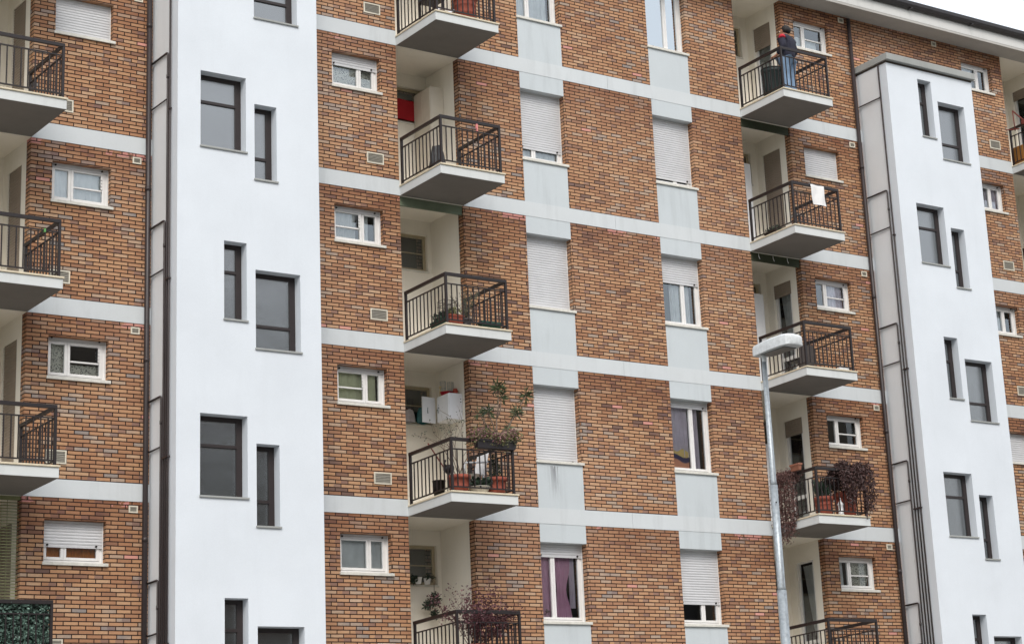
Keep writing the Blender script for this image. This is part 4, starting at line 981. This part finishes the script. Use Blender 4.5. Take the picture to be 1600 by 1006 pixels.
for q in range(9):
    y = -.22 - q * .075; L_ = rnd.uniform(.9, 1.5)
    paths.append([(17.22, y, zr - .1), (17.15, y, zr + .03), (17.08, y, zr - .08), (17.06, y, zr - L_ * .6), (17.06, y - .02, zr - L_)])
creeper('purple_creeper', 'faded brown-purple creeper hanging down the left side rail beside the lamp post', paths, leafm('faded_creeper_leaves', (98, 70, 66)), 6000, .05, .04)
e_ = plant('window_box', 'brown rail box half covered by the faded creeper', 17.1, -.85, zr - .02); trough(17.04, 17.14, -1.08, -.80, zr + .0, .13, surf('brown_box', (140, 92, 72), .7), e_)
m = MB().lathe(17.30, -.9, [(.06, z), (.075, z + .14), (.078, z + .14)], 14); tag(m.build('white_bucket', surf('bluish_white_plastic', (196, 206, 214), .5)), 'small bluish white bucket behind the faded creeper', 'bucket')
# hook things on rail at s=3 none

# --- far right loggia s=-1
z = slab(-1)
e_ = empty('folded_drying_rack', (25.75, -1.2, z + .9)); tag(e_, 'red-brown folded drying rack over the rail at the right edge', 'rack')
m = MB(); m.tube([(25.50, -.30, z + 1.32), (25.62, -.62, z + .92)], .018, 6); m.tube([(25.50, -.30, z + 1.32), (25.50, -.32, z + .8)], .014, 6); m.box(25.55, 25.68, -1.60, -.50, z + .92, z + 1.02); m.tube([(25.30, -.2, z + .82), (25.62, -.35, z + .86)], .014, 6); m.build('frame', surf('rust_red', (112, 52, 44), .7), e_)
e_ = empty('clutter_box', (25.8, -.7, z)); tag(e_, 'green crate of bottles behind the rail at the right edge', 'crate')
MB().box(25.70, 25.95, -.75, -.35, z, z + .22, .01).build('crate', surf('bottle_green', (40, 104, 64), .5), e_); m = MB()
for q in range(5): m.lathe(25.72 + .05 * q, -.66 + .05 * (q % 2), [(.03, z + .22), (.03, z + .42), (.012, z + .5)], 8)
m.build('bottles', surf('pale_bottle', (190, 190, 200), .2), e_)
m = MB().box(25.72, 26.1, -.3, .1, z, z + .5, .01); tag(m.build('ochre_box', surf('ochre_card', (160, 110, 50), .8)), 'ochre cardboard box behind the green crate at the right edge', 'box')

# --- left loggia s=3: leafy plastic screen
z = slab(3)
m = MB()
for q in range(4200):
    m.leaf((rnd.uniform(XL0 + .06, XL1 - .07), -1.405 + rnd.uniform(-.02, .04), z + rnd.uniform(.0, .93)), .055, rnd, .7)
for q in range(1500): m.leaf((XL1 - .09 + rnd.uniform(-.02, .02), rnd.uniform(-1.4, -.05), z + rnd.uniform(.0, .93)), .055, rnd, .7)
e_ = empty('hedge_screen', (XL1 - .5, -1.4, z)); tag(e_, 'artificial ivy privacy screen filling the railing at the bottom left', 'screen')
m.build('foliage', L_IVY, e_)
m = MB().box(XL0 + .06, XL1 - .08, -1.36, -1.355, z, z + .92); m.box(XL1 - .115, XL1 - .11, -1.36, -.05, z, z + .92); m.build('backing', surf('dark_mesh', (22, 32, 28), .9), e_)
m = MB().box(1.20, 1.23, -1.46, -1.43, -H * 1 + .92, -H * 1 + .98); tag(m.build('green_clip', surf('green_clip', (90, 150, 80), .5)), 'small green clip on the left-hand balcony rail', 'clip')
m = MB().lathe(.9, -1.2, [(.02, slab(0) + 0), (.02, slab(0) + .2)], 8)

# ------------------------------------------------------------------ the man on the balcony
z = slab(-1)
def skinned(name, pts, edges, mat, parent, sub=2):
    me = bpy.data.meshes.new(name); o = bpy.data.objects.new(name, me)
    me.from_pydata([p[0] for p in pts], edges, []); me.materials.append(mat); col.objects.link(o)
    o.modifiers.new('skin', 'SKIN'); sk = me.skin_vertices[0].data
    for i, p in enumerate(pts): sk[i].radius = p[1] if isinstance(p[1], tuple) else (p[1], p[1]); sk[i].use_root = (i == 0)
    o.modifiers.new('sub', 'SUBSURF').levels = sub; o.modifiers['sub'].render_levels = sub
    if parent: o.parent = parent
    return o
SKIN = surf('skin', (196, 140, 112), .6, .05)
man = None
# local frame: x right of the figure, y forward, z up; figure faces the loggia (+y) with a slight turn to the left
bp = [((0, 0, .92), (.15, .11)), ((0, -.01, 1.12), (.14, .10)), ((0, -.02, 1.32), (.17, .11)), ((0, .0, 1.43), (.10, .08)), ((0, .02, 1.50), (.052, .055)), ((0, .035, 1.58), (.075, .09)), ((0, .04, 1.67), (.07, .085)),
      ((.09, 0, .85), (.085, .085)), ((.10, .02, .48), (.055, .06)), ((.10, -.02, .10), (.038, .042)), ((.11, .10, .04), (.04, .03)), ((.11, .18, .03), (.035, .02)),
      ((-.09, 0, .85), (.085, .085)), ((-.10, .02, .48), (.055, .06)), ((-.10, -.02, .10), (.038, .042)), ((-.11, .10, .04), (.04, .03)), ((-.11, .18, .03), (.035, .02)),
      ((.18, -.01, 1.39), (.055, .055)), ((.235, -.06, 1.13), (.042, .042)), ((.20, .14, .99), (.032, .03)), ((.17, .21, .98), (.035, .018)),
      ((-.18, -.01, 1.39), (.055, .055)), ((-.235, -.06, 1.13), (.042, .042)), ((-.20, .14, .99), (.032, .03)), ((-.17, .21, .98), (.035, .018))]
be = [(0, 1), (1, 2), (2, 3), (3, 4), (4, 5), (5, 6), (0, 7), (7, 8), (8, 9), (9, 10), (10, 11), (0, 12), (12, 13), (13, 14), (14, 15), (15, 16), (3, 17), (17, 18), (18, 19), (19, 20), (3, 21), (21, 22), (22, 23), (23, 24)]
for sgn, hub in ((1, 20), (-1, 24)):       # five fingers per hand
    hx, hy, hz = bp[hub][0]
    for k in range(4):
        ox = (k - 1.5) * .018; i = len(bp); L_ = (.045, .055, .05, .04)[k]
        bp += [((hx + ox, hy + .035, hz), .0085), ((hx + ox, hy + .035 + L_ * .6, hz - .012), .008), ((hx + ox, hy + .035 + L_, hz - .035), .007)]; be += [(hub, i), (i, i + 1), (i + 1, i + 2)]
    i = len(bp); bp += [((hx - sgn * .04, hy + .01, hz - .005), .010), ((hx - sgn * .055, hy + .035, hz - .015), .008)]; be += [(hub, i), (i, i + 1)]
man = skinned('person', bp, be, SKIN, None, 2)
man.location = (17.66, -1.10, z + ZO + .012); man.rotation_euler = (0, 0, R_(20)); man.scale = (1.06, 1.06, .95)
tag(man, 'dark-haired man in navy jacket and blue jeans at the corner of the top right balcony', 'person')
jk = [((0, 0, .86), (.20, .15)), ((0, -.01, 1.08), (.21, .15)), ((0, -.02, 1.28), (.23, .15)), ((0, -.0, 1.42), (.15, .11)), ((0, .0, 1.53), (.088, .085)),
      ((.20, -.01, 1.36), (.085, .085)), ((.25, -.065, 1.13), (.07, .07)), ((.205, .12, 1.0), (.055, .05)), ((-.20, -.01, 1.36), (.085, .085)), ((-.25, -.065, 1.13), (.07, .07)), ((-.205, .12, 1.0), (.055, .05))]
skinned('jacket', jk, [(0, 1), (1, 2), (2, 3), (3, 4), (3, 5), (5, 6), (6, 7), (3, 8), (8, 9), (9, 10)], surf('navy_cloth', (34, 34, 50), .85, .2, 14, .3), man)
jn = [((0, 0, .98), (.19, .14)), ((.10, 0, .82), (.13, .125)), ((.11, .02, .48), (.092, .095)), ((.11, -.02, .07), (.075, .08)), ((-.10, 0, .82), (.13, .125)), ((-.11, .02, .48), (.092, .095)), ((-.11, -.02, .07), (.075, .08))]
skinned('jeans', jn, [(0, 1), (1, 2), (2, 3), (0, 4), (4, 5), (5, 6)], surf('denim', (132, 158, 188), .9, .18, 9, .3), man)
hr = [((0, -.055, 1.53), (.10, .07)), ((0, -.03, 1.64), (.125, .105)), ((0, .04, 1.71), (.12, .09))]
skinned('hair', hr, [(0, 1), (1, 2)], surf('dark_hair', (26, 20, 20), .7, .2, 30, .4), man)
skinned('red_patch', [((-.17, -.04, 1.40), (.075, .09)), ((-.23, -.03, 1.365), (.085, .085)), ((-.24, -.04, 1.33), (.07, .08))], [(0, 1), (1, 2)], surf('red_cloth_patch', (186, 36, 52), .8), man)
shoe = [((.11, -.03, .045), (.045, .04)), ((.115, .10, .035), (.048, .032)), ((.115, .2, .03), (.04, .025))]
skinned('shoe', shoe, [(0, 1), (1, 2)], BLACK, man); skinned('shoe', [((-p[0][0], p[0][1], p[0][2]), p[1]) for p in shoe], [(0, 1), (1, 2)], BLACK, man)
# face
hd = MB()
fx = [((.03, .125, 1.615), .012), ((-.03, .125, 1.615), .012)]
for (cx, cy, cz), r_ in fx: hd.tube([(cx, cy - .01, cz), (cx, cy + .004, cz)], r_, 8)
me = bpy.data.meshes.new('eyes'); me.from_pydata(hd.v, [], hd.f); me.materials.append(WFRAME); eo = bpy.data.objects.new('eyes', me); col.objects.link(eo); eo.parent = man
nm = MB(); nm.obox((0, .128, 1.585), (.011, 0, 0), (0, .016, -.004), (0, .006, .022)); me = bpy.data.meshes.new('nose'); me.from_pydata(nm.v, [], nm.f); me.materials.append(SKIN); eo = bpy.data.objects.new('nose', me); col.objects.link(eo); eo.parent = man
nm = MB(); nm.obox((0, .116, 1.548), (.022, 0, 0), (0, .008, 0), (0, 0, .006)); me = bpy.data.meshes.new('mouth'); me.from_pydata(nm.v, [], nm.f); me.materials.append(surf('lips', (150, 84, 78), .6)); eo = bpy.data.objects.new('mouth', me); col.objects.link(eo); eo.parent = man
for sx in (-1, 1):
    nm = MB(); nm.tube([(sx * .074, .035, 1.575), (sx * .088, .03, 1.60), (sx * .078, .04, 1.63)], .012, 6); me = bpy.data.meshes.new('ear'); me.from_pydata(nm.v, [], nm.f); me.materials.append(SKIN); eo = bpy.data.objects.new('ear', me); col.objects.link(eo); eo.parent = man

# ------------------------------------------------------------------ street lamp
LX, LY = 7.665, -11.336; zt = -5.88
lp = empty('street_lamp', (LX, LY, GZ)); tag(lp, 'galvanised steel street lamp with a flat weathered head in front of the right balconies', 'street lamp')
m = MB(); m.tube([(LX, LY, GZ), (LX, LY, -9.2)], .068, 16, .066); m.tube([(LX, LY, -9.22), (LX, LY, -9.16), (LX, LY, -7.75)], [.060, .056, .054], 16); m.tube([(LX, LY, -7.77), (LX, LY, -7.70), (LX, LY, zt - .12)], [.054, .044, .036], 16)
m.build('pole', GALV, lp)
m = MB(); m.tube([(LX, LY, zt - .16), (LX, LY, zt + .02)], .032, 14); m.build('spigot', LAMPH, lp)
dirv = Vector((.04, -1, .0)).normalized(); side = Vector((1, .04, 0)).normalized(); upv = Vector((0, 0, 1))
def headring(t, wd, hb, ht):
    c = Vector((LX, LY, zt)) + dirv * t
    pr_ = [(-.86, -hb), (0, -hb), (.86, -hb), (1, -hb + .008), (1.0, ht * .45), (.985, ht * .72), (.93, ht * .86), (.70, ht * .95), (.3, ht), (0, ht * 1.01)]
    full = pr_ + [(-x, z) for x, z in reversed(pr_[2:-1])]
    return [c + side * (x * wd) + upv * z for x, z in full]
rings = [(-.13, .08, .0, .09), (-.12, .095, .02, .125), (-.08, .11, .028, .14), (.10, .14, .03, .15), (.30, .165, .03, .158), (.54, .17, .03, .155), (.64, .155, .03, .14), (.675, .13, .028, .12), (.685, .10, .015, .09)]
m = MB(); NR = len(headring(*rings[0]))
for r_ in rings:
    for p in headring(*r_): m.v.append(tuple(p))
for i in range(len(rings) - 1):
    for k in range(NR): a2 = i * NR + k; b2 = i * NR + (k + 1) % NR; m.f.append((a2, b2, b2 + NR, a2 + NR)); m.sm.append(5 <= k <= 11)
m.f.append(tuple(range(NR))); m.sm.append(True); m.f.append(tuple((len(rings) - 1) * NR + k for k in range(NR))); m.sm.append(True)
hd = m.build('lamp_head', LAMPH, lp)
c = Vector((LX, LY, zt)) + dirv * .31
m = MB(); m.obox(c - upv * .034, dirv * .25, side * .11, upv * .010); m.build('diffuser', surf('dull_glass', (92, 96, 96), .3), hd)
m = MB().tube([(LX - .03, LY - .062, -8.0), (LX - .036, LY - .07, -8.0)], .012, 8); m.build('bolt', BLACK, lp)

# ------------------------------------------------------------------ opposite block (behind the camera, it darkens the lower reflections)
ob = empty('opposite_building', (13, -62, GZ)); tag(ob, 'long dark apartment block across the street', 'building')
hz = 15.0
xs0, xs1 = -25, 75
oh = [(-23 + q * 4.0, -21.6 + q * 4.0, GZ + 1.2 + k * 3, GZ + 2.6 + k * 3) for q in range(24) for k in range(9)]
o = wallgrid('facade', surf('opposite_render', (104, 92, 82), .9, .2, .3), xs0, xs1, GZ, hz, -60, -.2, oh, ob)
MB().box(xs0, xs1, -70, -60.25, GZ, hz - .1).build('rear_volume', surf('opposite_dark', (60, 56, 54), .9), ob)
